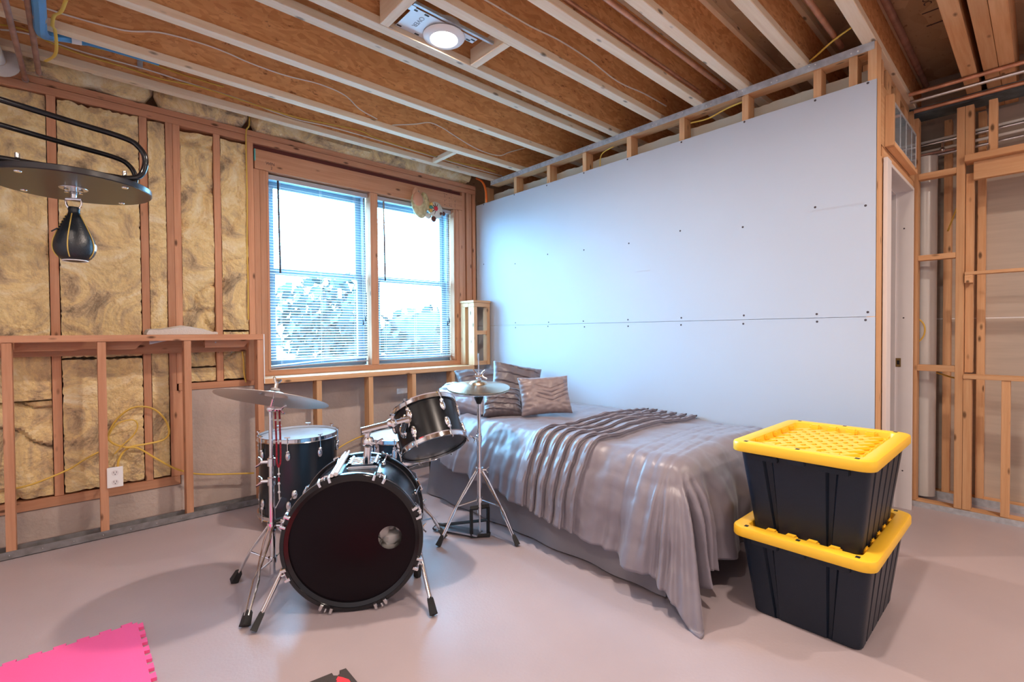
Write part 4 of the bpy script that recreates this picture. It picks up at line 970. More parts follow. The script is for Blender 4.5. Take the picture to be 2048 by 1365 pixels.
# tom holder: chrome plate with rails on top of the shell and an L arm
th = frame(BF @ Vector((0.024, BR, -.21)), (0, 0, 1), (0.847, -0.5315, 0))
def TH(x, y, z): return th @ Vector((x, y, z))
hm = MB().box(-.066, .066, -.075, .075, -.014, .012, .004, th); hm.box(-.070, .070, -.062, -.046, .010, .026, .003, th); hm.box(-.070, .070, .046, .062, .010, .026, .003, th)
ho_ = hm.build('tom_mount', CHROME, bt, True)
mm = MB()
for y_ in (-.03, 0, .03): mm.tube([TH(-.066, y_, .020), TH(.066, y_, .020)], .008, 10)
for x_ in (-.055, .055): mm.tube([TH(x_, -.066, .024), TH(x_, .066, .024)], .009, 10)
mm.build('mount_rails', CHROME, ho_, True)
ab = Vector((0.985, 2.066, 0.566)); el = Vector((0.992, 2.058, 0.735))
ar = MB().tube([ab, el+Vector((0, 0, -.06))], .0175, 16).tube([ab+Vector((0, 0, .10)), el], .013, 14)
ar.tube([el+Vector((-.03, .005, -.004)), el+Vector((.10, -.035, .020))], .0165, 16).tube([el+Vector((.09, -.033, .018)), Vector((1.165, 1.998, .770))], .012, 12)
arm = ar.build('tom_arm', CHROME, bt, True)
mm = MB(); ball_in(mm, frame(el+Vector((0, 0, -.055)), (0, 0, 1)), (0, 0, 0), .027, (1, 1, 1.1)); wing(mm, el+Vector((.012, -.026, -.06)), (.4, -.8, 0), 1.4); mm.build('arm_joint', CHROME, arm, True)
mm = MB(); ball_in(mm, frame(el+Vector((.10, -.035, .02)), (1, 0, 0)), (0, 0, 0), .024, (1, 1, 1.2)); wing(mm, el+Vector((.102, -.036, .045)), (.1, -.3, 1), 1.5); mm.build('arm_joint', CHROME, arm, True)
# things inside the bass drum
inner = thing('muffling_pillow', 'crumpled pale cloth stuffed inside the bass drum, seen through its round hole', 'pillow', bc0+Vector((0.1, 0.1, -.2)))
v = []; f = []; q = 26
for j in range(q+1):
    for i in range(q+1):
        u = i/q*2-1; w = j/q*2-1
        v.append(BF @ Vector((u*.10+.085, w*.11-.025, -.15+.05*math.sqrt(max(0, 1-u*u))*math.sqrt(max(0, 1-w*w))+.035*noise.fractal(Vector((u*2.2, w*2.2, 4)), .9, 2, 3))))
for j in range(q):
    for i in range(q): a = j*(q+1)+i; f.append((a, a+1, a+q+2, a+q+1))
o = link('cloth', v, f, pm('pale_crumpled_cloth', (0.62, 0.60, 0.58), 0.8), inner, True); sm = o.modifiers.new('thickness', 'SOLIDIFY'); sm.thickness = 0.03
# drumsticks resting on the shell
WSTICK = pm('pale_stick', (0.66, 0.62, 0.62), 0.4)
def stick(ang, lab, sh, r=.0085):
    p = BF @ Vector(((BR+.0258+r)*math.cos(ang), (BR+.0258+r)*math.sin(ang), .004)); q_ = BF @ Vector(((BR+.0258+r)*math.cos(ang+sh), (BR+.0258+r)*math.sin(ang+sh), -.405)); d = q_-p
    t_ = thing('drumstick', lab, 'drumstick', p)
    MB().tube([p, p+d*.1, p+d*.8], r, 10).build('shaft', WSTICK, t_, True); m_ = MB().tube([p+d*.8, p+d*.95, p+d*.955], r, 10, rs=[r, r*.5, r*.5]); ball_in(m_, frame(p+d*.97, d), (0, 0, 0), r*.75, (1, 1, 1.5)); m_.build('tip', WSTICK, t_, True)
stick(PI/2+.272, 'pale drumstick on top of the bass drum, on the floor tom side of the pair', .02); stick(PI/2+.212, 'pale drumstick on top of the bass drum, on the tom holder side of the pair', .02)

# ---- rack tom tilted on the arm
ha = Vector((0.06, 0.56, 0.826)).normalized(); hb = Vector((1.339, 2.044, 0.594))
tt = thing('rack_tom', 'tilted black tom drum with chrome hoops held by an arm above the bass drum', 'drum', hb)
drum_shell(tt, hb, ha, 0.225, 0.160, BLK, CHROME, HEADW, pm('dark_clear_head', (0.02, 0.028, 0.034), 0.22), 6, PI+.55, xref=(1, 0, 0))
m = MB(); ctr = hb+ha*.112; mp_ = ctr+Vector((-.158, -.03, .01))
ball_in(m, frame(mp_, (-1, 0, 0), ha), (0, 0, .004), .03, (1.2, .9, .6)); m.tube([mp_+Vector((.0, .0, 0)), Vector((1.158, 1.999, .768))], .02, 14); wing(m, mp_+Vector((-.015, -.01, .04)), (0, -.1, 1), 1.4)
m.build('mount_bracket', CHROME, tt, True)

# ---- floor tom standing on a white pail
pb = Vector((1.06, 3.17, 0.0))
pl = thing('plastic_pail', 'low white pail with a blue rim under the floor tom', 'pail', pb)
MB().lathe([(0, 0), (.118, 0), (.126, .01), (.134, .042), (.128, .042), (0, .012)], 48, Matrix.Translation(pb)).build('body', pm('cream_plastic', (0.66, 0.60, 0.52), 0.5), pl, True)
MB().lathe([(0, .0425), (.140, .0425), (.142, .047), (.142, .060), (.138, .0625), (0, .0625)], 48, Matrix.Translation(pb)).build('lid', pm('blue_lid', (0.03, 0.22, 0.36), 0.4), pl, True)
ft_ = thing('floor_tom', 'deep black floor tom with a white top head standing on a pail', 'drum', pb+Vector((0, 0, .063)))
drum_shell(ft_, pb+Vector((0, 0, .0675)), (0, 0, 1), 0.480, 0.226, pm('tom_wrap', (0.010, 0.017, 0.026), 0.24, spec=0.6), CHROME, HEADW, HEADW, 8, -2.15, xref=(1, 0, 0), t_rod=True)
lgz = MB().lathe([(.026, .0006), (.024, .0006)], 24, Matrix.Translation((0.885, 3.05, .538)))
MB().tube([(0.905+.016*math.cos(a), 3.085+.022*math.sin(a), .5385) for a in [i*2*PI/20 for i in range(20)]], .0008, 5, closed=True).build('head_logo_ring', INK, ft_)
for a in (-2.0, .1, 2.2):
    p = pb+Vector((.232*math.cos(a), .232*math.sin(a), .23)); m = MB(); ball_in(m, frame(p, (math.cos(a), math.sin(a), 0), (0, 0, 1)), (0, 0, .008), .02, (1.5, .9, .9)); wing(m, p+Vector((.02*math.cos(a), .02*math.sin(a), 0)), (math.cos(a), math.sin(a), 0), 1.1); m.build('leg_bracket', CHROME, ft_, True)

# ---- snare drum on its stand, behind the rack tom
sc0 = Vector((1.45, 2.62, 0.425)); 
sn = thing('snare_drum', 'small black snare drum on a stand, partly hidden behind the rack tom', 'drum', sc0)
drum_shell(sn, sc0, Vector((-.03, -.03, 1)), 0.145, 0.178, pm('snare_wrap', (0.012, 0.02, 0.03), 0.25), CHROME, HEADW, HEADW, 8, .2)
m = MB(); ps = sc0+Vector((-.17, -.07, .07)); m.box(-.02, .02, -.012, .012, -.06, .06, .003, Matrix.Translation(ps)); m.build('strainer', CHROME, sn, True)
ss = thing('snare_stand', 'chrome tripod snare stand behind the bass drum', 'drum stand', (1.47, 2.40, 0))
hub = Vector((1.47, 2.56, .36))
MB().tube([(1.455, 2.42, .06), (1.455, 2.42, .28)], .0125, 12).tube([(1.455, 2.42, .24), (1.455, 2.42, .335), hub+Vector((0, -.10, -.01)), hub], .0095, 10).build('pole', CHROME, ss, True)
MB().tube([hub+Vector((0, 0, -.04)), hub+Vector((0, 0, .02))], .018, 14).build('collar', RUB, ss, True)
m = MB()
for a in (-2.3, -.25, 1.8):
    d = Vector((math.cos(a), math.sin(a), 0)); m.tube([hub, hub+d*.10+Vector((0, 0, .025)), hub+d*.196+Vector((0, 0, .035)), hub+d*.205+Vector((0, 0, .075))], .006, 8, smooth=4)
m.build('basket', CHROME, ss, True)
def tripod(par, c, feet, zt, zm, ze=0.085, w=.008, foot_r=.016, braces=True):
    c = Vector(c)
    for fx in feet:
        ft = Vector((fx[0], fx[1], 0.008)); d = ft-c; d.z = 0; dl = d.length; dn = d/dl; sd = dn.cross(Vector((0, 0, 1)))
        top = c+Vector((0, 0, zt))+dn*.016; m = MB()
        kn = top.lerp(ft, .52)+Vector((0, 0, .018))
        for s_ in (-1, 1): m.tube([top+sd*s_*.006, top.lerp(kn, .35)+sd*s_*.012, kn+sd*s_*.004, kn.lerp(ft, .2)+sd*s_*.011, ft+Vector((0, 0, .03))-dn*.02+sd*s_*.006], .0048, 8)
        lg_ = m.build('leg', CHROME, par, True)
        dd = (ft-kn).normalized()
        MB().tube([ft-dd*.058, ft-dd*.05, ft-dd*.008, ft], foot_r, 4, rs=[.012, foot_r*.9, foot_r*1.1, foot_r*1.15]).build('rubber_foot', RUB, lg_)
        if braces: MB().tube([c+Vector((0, 0, zm))+dn*.014, kn-Vector((0, 0, .006))], .0045, 8).build('brace', CHROME, lg_, True)
    mm = MB().lathe([(.013, -.014), (.022, -.014), (.022, .014), (.013, .014)], 16, Matrix.Translation(c+Vector((0, 0, zt))), True); wing(mm, c+Vector((0.02, -.02, zt)), (.7, -.7, 0)); mm.build('leg_collar', CHROME, par, True)
    MB().lathe([(.013, -.012), (.02, -.012), (.02, .012), (.013, .012)], 16, Matrix.Translation(c+Vector((0, 0, zm))), True).build('brace_collar', CHROME, par, True)
tripod(ss, (1.455, 2.42, 0), [(1.56, 2.285), (1.56, 2.56), (1.30, 2.44)], .20, .09)
# ---- bass pedal behind the bass drum
bp_ = thing('bass_pedal', 'black and chrome bass drum pedal at the rear hoop of the bass drum', 'drum pedal', (1.14, 2.37, 0))
pc_ = BF @ Vector((0, 0, -BL-.06)); pc_.z = 0; bk = -bn; sd = Vector((0.847, -0.5315, 0))
PF = frame(pc_, (0, 0, 1), sd)   # x right, y back
MB().box(-.045, .045, .0, .27, .002, .012, .002, PF).build('base_plate', RUB, bp_)
MB().box(-.036, .036, .02, .26, 0, .008, .002, PF @ Matrix.Translation((0, 0, .05)) @ Matrix.Rotation(-.12, 4, 'X')).build('footboard', STEEL, bp_)
m = MB()
for s_ in (-1, 1): m.tube([PF @ Vector((s_*.055, .02, .01)), PF @ Vector((s_*.055, .0, .20))], .009, 8)
m.tube([PF @ Vector((-.06, 0, .20)), PF @ Vector((.06, 0, .20))], .007, 8); m.build('uprights', CHROME, bp_, True)
MB().tube([PF @ Vector((0, 0, .20)), PF @ Vector((0, .06, .30))], .004, 8).ball(PF @ Vector((0, .045, .305)), .024, 12, 8).build('beater', STEEL, bp_, True)
# tuning key chain and clutch hanging by the right spur
ck = thing('chain_clamp', 'chrome chain with a black clamp hanging beside the spur nearest the hi-hat', 'clamp', (1.20, 2.10, 0))
MB().tube([(1.205, 2.02, .22), (1.21, 2.02, .16), (1.205, 2.01, .12), (1.215, 2.015, .07)], .006, 6, smooth=4).build('chain', CHROME, ck, True)
MB().box(1.20, 1.23, 2.0, 2.03, .0, .07, .005).build('clamp_body', RUB, ck)

# ---- crash cymbal and its stand
cc = Vector((0.696, 2.405, 0.883)); cn = Vector((0.261, 0.182, 0.947)).normalized()
def cymbal(name, c, nrm, R_, bell, rise, mat, label, t=.0016, up=1):
    prof = []
    for k in range(25):
        r = R_*k/24
        if r < bell: z = rise+.017*math.sqrt(max(0, 1-(r/bell)**2))
        else: z = rise*(1-((r-bell)/(R_-bell))**1.25)
        prof.append((r, z*up))
    full = [(max(r, .006 if i == 0 else r), z) for i, (r, z) in enumerate(prof)]
    full += [(r, z-t*up) for r, z in full[::-1]]
    F = frame(c, nrm)
    o = MB().lathe(full, 72, F, True).build(name, mat, None, True)
    return tag(o, label, 'cymbal')
cymbal('crash_cymbal', cc-cn*.016, cn, 0.245, .055, .022, SILV, 'large tilted pale cymbal on a tall chrome stand in front of the floor tom')
cs = thing('cymbal_stand', 'tall chrome cymbal stand with a red cord tied to it', 'cymbal stand', (0.688, 2.43, 0))
pxy = Vector((0.688, 2.43, 0)); knee = Vector((0.688, 2.43, .822))
m = MB().tube([pxy+Vector((0, 0, .05)), pxy+Vector((0, 0, .49))], .0135, 14); m.build('lower_tube', CHROME, cs, True)
MB().tube([pxy+Vector((0, 0, .46)), pxy+Vector((0, 0, .60))], .0110, 14).build('middle_tube', CHROME, cs, True)
MB().tube([pxy+Vector((0, 0, .57)), knee], .0088, 12).build('upper_tube', CHROME, cs, True)
for z in (.485, .575):
    m = MB().lathe([(.0115, -.02), (.0175, -.02), (.0175, .015), (.0115, .018)], 16, Matrix.Translation(pxy+Vector((0, 0, z))), True); wing(m, pxy+Vector((-.026, .012, z)), (-.8, .5, 0), 1.3); m.build('clamp', CHROME, cs, True)
m = MB(); ball_in(m, frame(knee, (.7, -.7, 0)), (0, 0, 0), .017, (1, 1, 1.3)); wing(m, knee+Vector((.028, -.02, -.005)), (.8, -.5, 0), 1.2); m.tube([knee, cc-cn*.012], .007, 10); m.tube([cc-cn*.012, cc+cn*.052], .0042, 8); m.build('tilter', CHROME, cs, True)
m = MB().lathe([(0, .025), (.02, .025), (.02, .036), (.007, .039), (.007, .05), (0, .05)], 16, frame(cc, cn)); m.build('felt', pm('grey_felt', (.5, .47, .47), .9), cs, True)
m = MB(); wing(m, cc+cn*.045, cn, 1.5); m.build('wing_nut', CHROME, cs, True)
tripod(cs, pxy, [(0.553, 2.560), (0.497, 2.135), (0.905, 2.60)], .275, .115, w=.01, foot_r=.02)
# red braided cord hanging from the knee
rc = thing('red_cord', 'red braided cord with clear beads hanging from the tall cymbal stand', 'cord', knee+Vector((.02, -.03, -.36)))
REDC = pm('red_braid', (0.42, 0.012, 0.035), 0.6, col2=(.16, .005, .012), vscale=120)
k0 = knee+Vector((.012, -.028, -.005)); m = MB()
m.tube([k0+Vector((0, 0, -.008)), k0+Vector((.003, -.002, -.15)), k0+Vector((.004, 0, -.24)), k0+Vector((.012, 0, -.268))], .0042, 8, smooth=4); m.tube([k0+Vector((.018, 0, 0)), k0+Vector((.021, 0, -.15)), k0+Vector((.02, 0, -.24)), k0+Vector((.012, 0, -.268))], .0042, 8, smooth=4); m.tube([k0+Vector((.012, 0, -.315)), k0+Vector((.012, 0, -.335))], .0048, 8)
m.build('braid', REDC, rc, True)
m = MB()
for p in ((.002, 0, -.045), (.019, 0, -.048), (.004, 0, -.145), (.02, 0, -.147), (.012, 0, -.300), (.012, 0, -.345), (.012, 0, -.385)): m.ball(k0+Vector(p), .0065, 10, 8)
m.tube([k0+Vector((.012, 0, -.268)), k0+Vector((.012, 0, -.315))], .002, 6); m.tube([k0+Vector((.012, 0, -.335)), k0+Vector((.013, 0, -.42))], .0028, 6)
m.build('beads', pm('clear_bead', (.75, .72, .70), .15, spec=.8), rc, True)
m = MB().box(-.017, .017, -.004, .004, -.028, .028, .003, Matrix.Translation(k0+Vector((.02, 0, -.44))) @ Matrix.Rotation(.5, 4, 'Y')); m.build('key_tag', CHROME, rc, True)
# black clamp arm low on the stand
m = MB().tube([pxy+Vector((0, 0, .29)), pxy+Vector((.05, -.03, .305)), pxy+Vector((.085, -.045, .295))], .009, 8)
m.build('accessory_arm', RUB, cs, True); MB().lathe([(.013, 0), (.008, .03), (.003, .05), (0, .05)], 10, Matrix.Translation(pxy+Vector((.08, -.045, .30)))).build('arm_knob', RUB, cs, True)

# ---- hi-hat
hc_ = Vector((1.722, 2.172, 0)); hn = Vector((-0.055, -0.092, 0.994)).normalized()
hs = thing('hihat_stand', 'chrome hi-hat stand with a black pedal frame beside the bed', 'cymbal stand', hc_)
MB().tube([hc_+Vector((0, 0, .13)), hc_+Vector((0, 0, .60))], .0135, 14).build('lower_tube', CHROME, hs, True)
MB().tube([hc_+Vector((0, 0, .56)), hc_+Vector((0, 0, .80))], .0105, 14).build('upper_tube', CHROME, hs, True)
MB().tube([hc_+Vector((0, 0, .78)), hc_+Vector((0, 0, 1.055))], .0032, 8).build('pull_rod', STEEL, hs, True)
m = MB().lathe([(.011, -.02), (.017, -.02), (.017, .015), (.011, .018)], 16, Matrix.Translation(hc_+Vector((0, 0, .57))), True); wing(m, hc_+Vector((-.02, .0, .57)), (-1, 0, 0), 1.2); m.build('clamp', CHROME, hs, True)
MB().lathe([(0, .765), (.012, .765), (.016, .775), (.026, .798), (.026, .806), (0, .806)], 20, Matrix.Translation(hc_)).build('cymbal_seat', RUB, hs, True)
tripod(hs, hc_, [(1.470, 2.222), (1.795, 1.932)], .385, .215)
m = MB()
pd = Vector((-.42, .85, 0)).normalized(); ps_ = Vector((.93, -.37, 0)).normalized()
for s_ in (-1, 1): m.tube([hc_+ps_*s_*.05+Vector((0, 0, .012)), hc_+ps_*s_*.05+Vector((0, 0, .165))], .010, 4)
m.tube([hc_+ps_*.055+Vector((0, 0, .17)), hc_-ps_*.055+Vector((0, 0, .17))], .013, 4); m.tube([hc_+ps_*.05+Vector((0, 0, .09)), hc_+pd*.27+Vector((0, 0, .028))], .009, 4)
m.tube([hc_+ps_*.055+Vector((0, 0, .012)), hc_+ps_*.02-pd*.04+Vector((0, 0, .012)), hc_-ps_*.055+Vector((0, 0, .012))], .011, 6)
m.build('pedal_frame', RUB, hs)
FP = frame(hc_+Vector((0, 0, .012)), (0, 0, 1), pd)
MB().box(.0, .28, -.04, .04, 0, .010, .002, FP @ Matrix.Rotation(-.03, 4, 'Y')).build('footboard', STEEL, hs)
m = MB().tube([hc_+pd*.25+ps_*.045+Vector((0, 0, .014)), hc_+pd*.28+Vector((0, 0, .03)), hc_+pd*.25-ps_*.045+Vector((0, 0, .014))], .013, 6); m.build('heel_plate', RUB, hs)
MB().tube([hc_+Vector((0, 0, .03)), hc_+Vector((0, 0, .13))], .005, 8).build('pull_chain', STEEL, hs, True)
ch0 = hc_+Vector((0, 0, .861))
cymbal('hihat_cymbal', ch0, hn, 0.178, .050, .022, BRASS_REFL, 'top hi-hat cymbal with a painted wood reflection, over the bed edge')
cymbal('hihat_cymbal', ch0-hn*.010, -hn, 0.178, .050, .022, SILV, 'bottom hi-hat cymbal, turned upside down under the other one')
m = MB().lathe([(0, .041), (.016, .041), (.016, .048), (.008, .051), (.008, .066), (.012, .070), (.012, .082), (0, .084)], 16, frame(ch0, hn)); wing(m, ch0+hn*.066, (.8, -.5, .1), 1.6); wing(m, ch0+hn*.075, (-.8, .3, .2), 1.3); m.build('clutch', CHROME, hs, True)

# ================================================================== BED
bx0, bx1, by0, by1 = 1.975, 3.005, 1.10, 3.04
bed = thing('bed', 'single bed against the white partition, made up in grey', 'bed', ((bx0+bx1)/2, (by0+by1)/2, 0))
bx('mattress', bx0, bx1, by0, by1, 0.36, 0.566, pm('mattress_ticking', (.6, .58, .56), .9), bed, 0.06)
bx('box_spring', bx0+.01, bx1-.01, by0+.01, by1-.01, 0.20, 0.358, pm('box_spring_cloth', (.32, .30, .33), .9), bed, 0.02)
fm = MB().box(bx0, bx0+.03, by0, by1, .165, .198).box(bx1-.03, bx1, by0, by1, .165, .198).box(bx0+.03, bx1-.03, by0, by0+.03, .165, .198).box(bx0+.03, bx1-.03, by1-.03, by1, .165, .198); fm.build('frame', GLOSSB, bed)
for x in (bx0+.005, bx1-.04):
    for y in (by0+.02, by1-.02): bx('leg', x, x+.032, y-.016, y+.016, 0.0, .165, GLOSSB, bed)
bx('leg', 1.975, 2.007, 3.062, 3.094, 0.0, .40, GLOSSB, bed); bx('leg', 2.97, 3.0, 3.062, 3.094, 0.0, .40, GLOSSB, bed)
bx('head_rail', 2.0075, 2.969, 3.066, 3.09, .27, .36, pm('grey_rail', (.22, .20, .23), .6), bed)
# skirt on the long side and the foot
v = []; f = []; path = []
for i in range(121): path.append((1.972, 3.03-(3.03-1.105)*i/120, -1, 0))
for i in range(60): path.append((1.99+(2.98-1.99)*i/59, 1.095, 0, -1))
nz = 8
for i, (x, y, dx, dy) in enumerate(path):
    for j in range(nz+1):
        w = j/nz; z = .335-(.335-(.010 if dx else .085))*w
        o_ = (.004+.060*w if dx else .004+.02*w)+.007*w*math.sin(i*.33+.8*math.sin(i*.11))+.010*w*noise.noise(Vector((i*.06, w, 2)))
        v.append((x+dx*o_, y+dy*o_, z))
for i in range(len(path)-1):
    for j in range(nz): a = i*(nz+1)+j; f.append((a, a+1, a+nz+2, a+nz+1))
link('bed_skirt', v, f, SKIRT, bed, True)

# ---- comforter draped over the mattress
WT_, LT_ = 1.085, 1.995           # width and length of the top
xw, yh, zt = 3.028, 3.045, 0.598
ts = [0.0]
PL0, PLN, PLW = 1.08, 6, .072
while ts[-1] < LT_+0.43:
    t = ts[-1]; ts.append(t+(0.0036 if PL0-.05 < t < PL0+PLN*PLW+.05 else 0.010))
NS = 130
def pleat(q):
    """one-sided folds: a long rise from the pillow side, then a sharp lip toward the foot"""
    q = q/PLW
    if q < 0 or q >= PLN: return 0.0
    g = q-math.floor(q)
    return g**.9*(1-sstep(.84, 1.0, g))
def comf(u, t):
    over = .245+.205*sstep(-.2, 2.2, t)+.014*noise.noise(Vector((t*3, 0, 9)))
    s = u*(WT_+over); R0 = .10
    a = max(0, s-WT_+R0); b = max(0, t-LT_+R0)
    x = xw-min(s, WT_-R0); y = yh-min(t, LT_-R0)
    rho = math.hypot(a, b); r = .105
    nrm = Vector((0, 0, 1)); drop = 0; out = 0; d = Vector((-1, 0, 0)); ang = 0.0
    hang = sstep(.08, .34, rho)
    if rho > 1e-6:
        ang = math.atan2(b, a)
        d = Vector((-a/rho, -b/rho, 0)); L = r*PI/2
        fl_ = .27*math.cos(ang)**2+.12*math.sin(ang)**2+.27*math.sin(2*ang)**2*(1-sstep(.75, 1.1, ang))
        if rho < L:
            th_ = rho/r; out = r*math.sin(th_); drop = r*(1-math.cos(th_))
            nrm = d*math.sin(th_)+Vector((0, 0, math.cos(th_)))
        else:
            out = r+(rho-L)*math.sin(fl_); drop = r+(rho-L)*math.cos(fl_)
            nrm = d*math.cos(fl_)+Vector((0, 0, math.sin(fl_)))
        q = t if b < 1e-6 else LT_-R0+ang*.5
        pz = 1-.75*sstep(PL0-.12, PL0, t)*(1-sstep(PL0+PLN*PLW, PL0+PLN*PLW+.15, t))
        f1 = noise.noise(Vector((q*8.0+.9*rho, rho*.6, 1.7))); f2 = noise.noise(Vector((q*19+rho*1.6, rho*1.1, 5.1)))
        rg_ = 1-2*abs(noise.noise(Vector((q*6+rho*.9, rho*.5, 8.8))))
        out += hang*pz*(.036*f1+.022*f2+.016*rg_)*(1+.5*sstep(.3, .5, rho))+.014*hang
        k = sstep(.80, 1.0, ang)*sstep(.10, .30, rho)
        out += k*(.050*math.sin(ang*17+.6)+.010*math.sin(ang*31))*(1-.5*sstep(1.35, 1.57, ang))
        if b > 1e-6 and a < 1e-6: out += hang*(.024*math.sin(s*19+1.4*math.sin(s*7))+.008*math.sin(s*47))
        drop += hang*.008*f1-.02*hang*sstep(.5, 1.2, ang)
        out += .022*sstep(.10, .22, rho)*(1-sstep(.30, .5, rho))      # soft filling bellies out over the edge
    p = Vector((x, y, z_top))+d*out-Vector((0, 0, drop))
    topw = 1-sstep(0, .25, rho)
    p += nrm*(.016*noise.fractal(Vector((s*2.6, t*2.2, 3.3)), .9, 2, 3)*(.4+.6*topw))
    p += nrm*.006*noise.fractal(Vector((s*9, t*8, 7.3)), .9, 2, 3)
    p.z += .014*topw*math.sin(PI*min(1, s/WT_))
    cre = noise.noise(Vector((t*13+s*4.0, s*1.2, 12)))
    p += nrm*(.016*max(0, cre)*sstep(.40, .90, s)*(1-sstep(.85, 1.05, t)))
    tt_ = t+.016*math.sin(s*3.1)+.05*sstep(.6, 1.5, s)
    pl_ = pleat(tt_-PL0); p += nrm*(.034*pl_)-Vector((0, .024*pl_*sstep(.4, .9, pl_), 0))
    for t1 in (1.70, 1.765, 1.83, 1.895):
        g = abs(t+.03*math.sin(s*4)-t1); p -= nrm*.005*max(0, 1-g/.012)
    p.z = max(p.z, .010)
    return p
z_top = zt
v = []; f = []
for t in ts:
    for i in range(NS+1): v.append(comf(i/NS, t))
for j in range(len(ts)-1):
    for i in range(NS): a = j*(NS+1)+i; f.append((a, a+1, a+NS+2, a+NS+1))
cf = link('comforter', v, f, SATIN, None, True)
try:
    for p_ in cf.data.polygons: p_.use_smooth = True
    cf.data.set_sharp_from_angle(angle=PI)
except Exception: pass
sm = cf.modifiers.new('thickness', 'SOLIDIFY'); sm.thickness = 0.014; sm.offset = -1
tag(cf, 'grey taupe satin comforter with a band of pleats, one corner hanging to the floor', 'comforter')

# ---- pillows
def pillow(name, c, right, up, w, h, th_, mat, label, style=None, seed=0, n=60):
    c = Vector(c); R_ = Vector(right).normalized(); U = Vector(up); U = (U-R_*U.dot(R_)).normalized(); N_ = R_.cross(U)
    v = []; f = []
    for side in (1, -1):
        for j in range(n+1):
            for i in range(n+1):
                u = -1+2*i/n; q = -1+2*j/n
                x = w/2*u*(1-.07*(1-q*q)*abs(u)**3); y = h/2*q*(1-.07*(1-u*u)*abs(q)**3)
                e = max(0, (1-u**4)*(1-q**4)); z = th_/2*e**.55
                ed = 1-e
                z += e**.3*.012*noise.fractal(Vector((u*1.6+seed, q*1.6, side)), .9, 2, 3)
                z += .005*ed*(e**.5)*math.sin(26*(u if abs(q) > abs(u) else q)+seed)
                if side > 0 and style:
                    if style == 'chevron':
                        k = q-.45*abs(u-.15)+.25
                        for l_ in (-.10, .10, .30, .50): z -= .006*max(0, 1-abs(k-l_)/.045)*sstep(-.5, -.3, u)*e**.3
                    elif style == 'pleat':
                        fr_ = (q*2.6+u*.25) % 1.0; z += .011*sstep(0, .10, fr_)*(1-fr_)*e**.35
                    elif style == 'stripe':
                        fr_ = (q*2.4+u*.15) % 1.0; z += .011*sstep(0, .10, fr_)*(1-fr_)*e**.35
                v.append(c+R_*x+U*y+N_*(z*side))
    m_ = (n+1)**2
    for sd_ in (0, 1):
        for j in range(n):
            for i in range(n):
                a = sd_*m_+j*(n+1)+i; f.append((a, a+1, a+n+2, a+n+1))
    o = link(name, v, f, mat, None, True)
    bm = bmesh.new(); bm.from_mesh(o.data); bmesh.ops.remove_doubles(bm, verts=bm.verts, dist=.0008); bmesh.ops.recalc_face_normals(bm, faces=bm.faces); bm.to_mesh(o.data); bm.free()
    return tag(o, label, 'pillow')
pillow('pillow', (2.365, 2.265, .745), (.88, -.47, 0.02), (.16, .30, .94), .36, .265, .11, SATC, 'small oblong taupe cushion with stitched chevrons, in front of the other pillows', 'chevron', 1)
pillow('pillow', (2.435, 2.63, .765), (.86, -.50, -.20), (.34, .26, .90), .38, .36, .13, SATD, 'square dark pillow with pleats leaning behind the chevron cushion', 'pleat', 4)
pillow('pillow', (2.59, 2.99, .715), (.95, -.30, 0), (.25, .60, .75), .70, .40, .14, SATD, 'long dark pleated pillow leaning at the head of the bed, behind the hi-hat', 'stripe', 8)
pillow('pillow', (2.185, 2.50, .69), (.80, -.60, 0), (.35, .50, .70), .27, .22, .11, SATD, 'small dark crumpled pillow wedged behind the hi-hat pole', 'pleat', 13)
pillow('pillow', (2.13, 2.86, .69), (.25, -.95, -.03), (.85, .25, .42), .56, .32, .13, SATIN, 'flat grey blue pillow lying along the near bed edge by the rack tom', 'stripe', 17)

# ================================================================== STORAGE BINS
def rrect(x0, x1, y0, y1, r, n=6):
    out = []
    for cx, cy, a0 in ((x1-r, y1-r, 0), (x0+r, y1-r, PI/2), (x0+r, y0+r, PI), (x1-r, y0+r, 3*PI/2)):
        for i in range(n+1):
            a = a0+PI/2*i/n; out.append((cx+r*math.cos(a), cy+r*math.sin(a)))
    return out
def bin_outline(hx, hy, g, w):
    """outline with V grooves: two on each short side, four flutes on each long side"""
    pts = []
    def side(p, q, inward, centres, gw, depth):
        p = Vector(p); q = Vector(q); out = [p]
        for c_ in centres:
            for t, d in ((c_-gw, 0), (c_-gw*.55, depth), (c_+gw*.55, depth), (c_+gw, 0)): out.append(p+(q-p)*t+Vector(inward)*d)
        out.append(q); return out
    r = .03; n = 4
    def arc(cx, cy, a0): return [Vector((cx+r*math.cos(a0+PI/2*i/n), cy+r*math.sin(a0+PI/2*i/n))) for i in range(1, n)]
    pts += side((hx, -hy+r), (hx, hy-r), (-1, 0), (.22, .80), w, g); pts += arc(hx-r, hy-r, 0)
    pts += side((hx-r, hy), (-hx+r, hy), (0, -1), (.10, .30, .50, .70, .90), w*.55, g*1.3); pts += arc(-hx+r, hy-r, PI/2)
    pts += side((-hx, hy-r), (-hx, -hy+r), (1, 0), (.20, .78), w, g); pts += arc(-hx+r, -hy+r, PI)
    pts += side((-hx+r, -hy), (hx-r, -hy), (0, 1), (.10, .30, .50, .70, .90), w*.55, g*1.3); pts += arc(hx-r, -hy+r, 3*PI/2)
    return pts
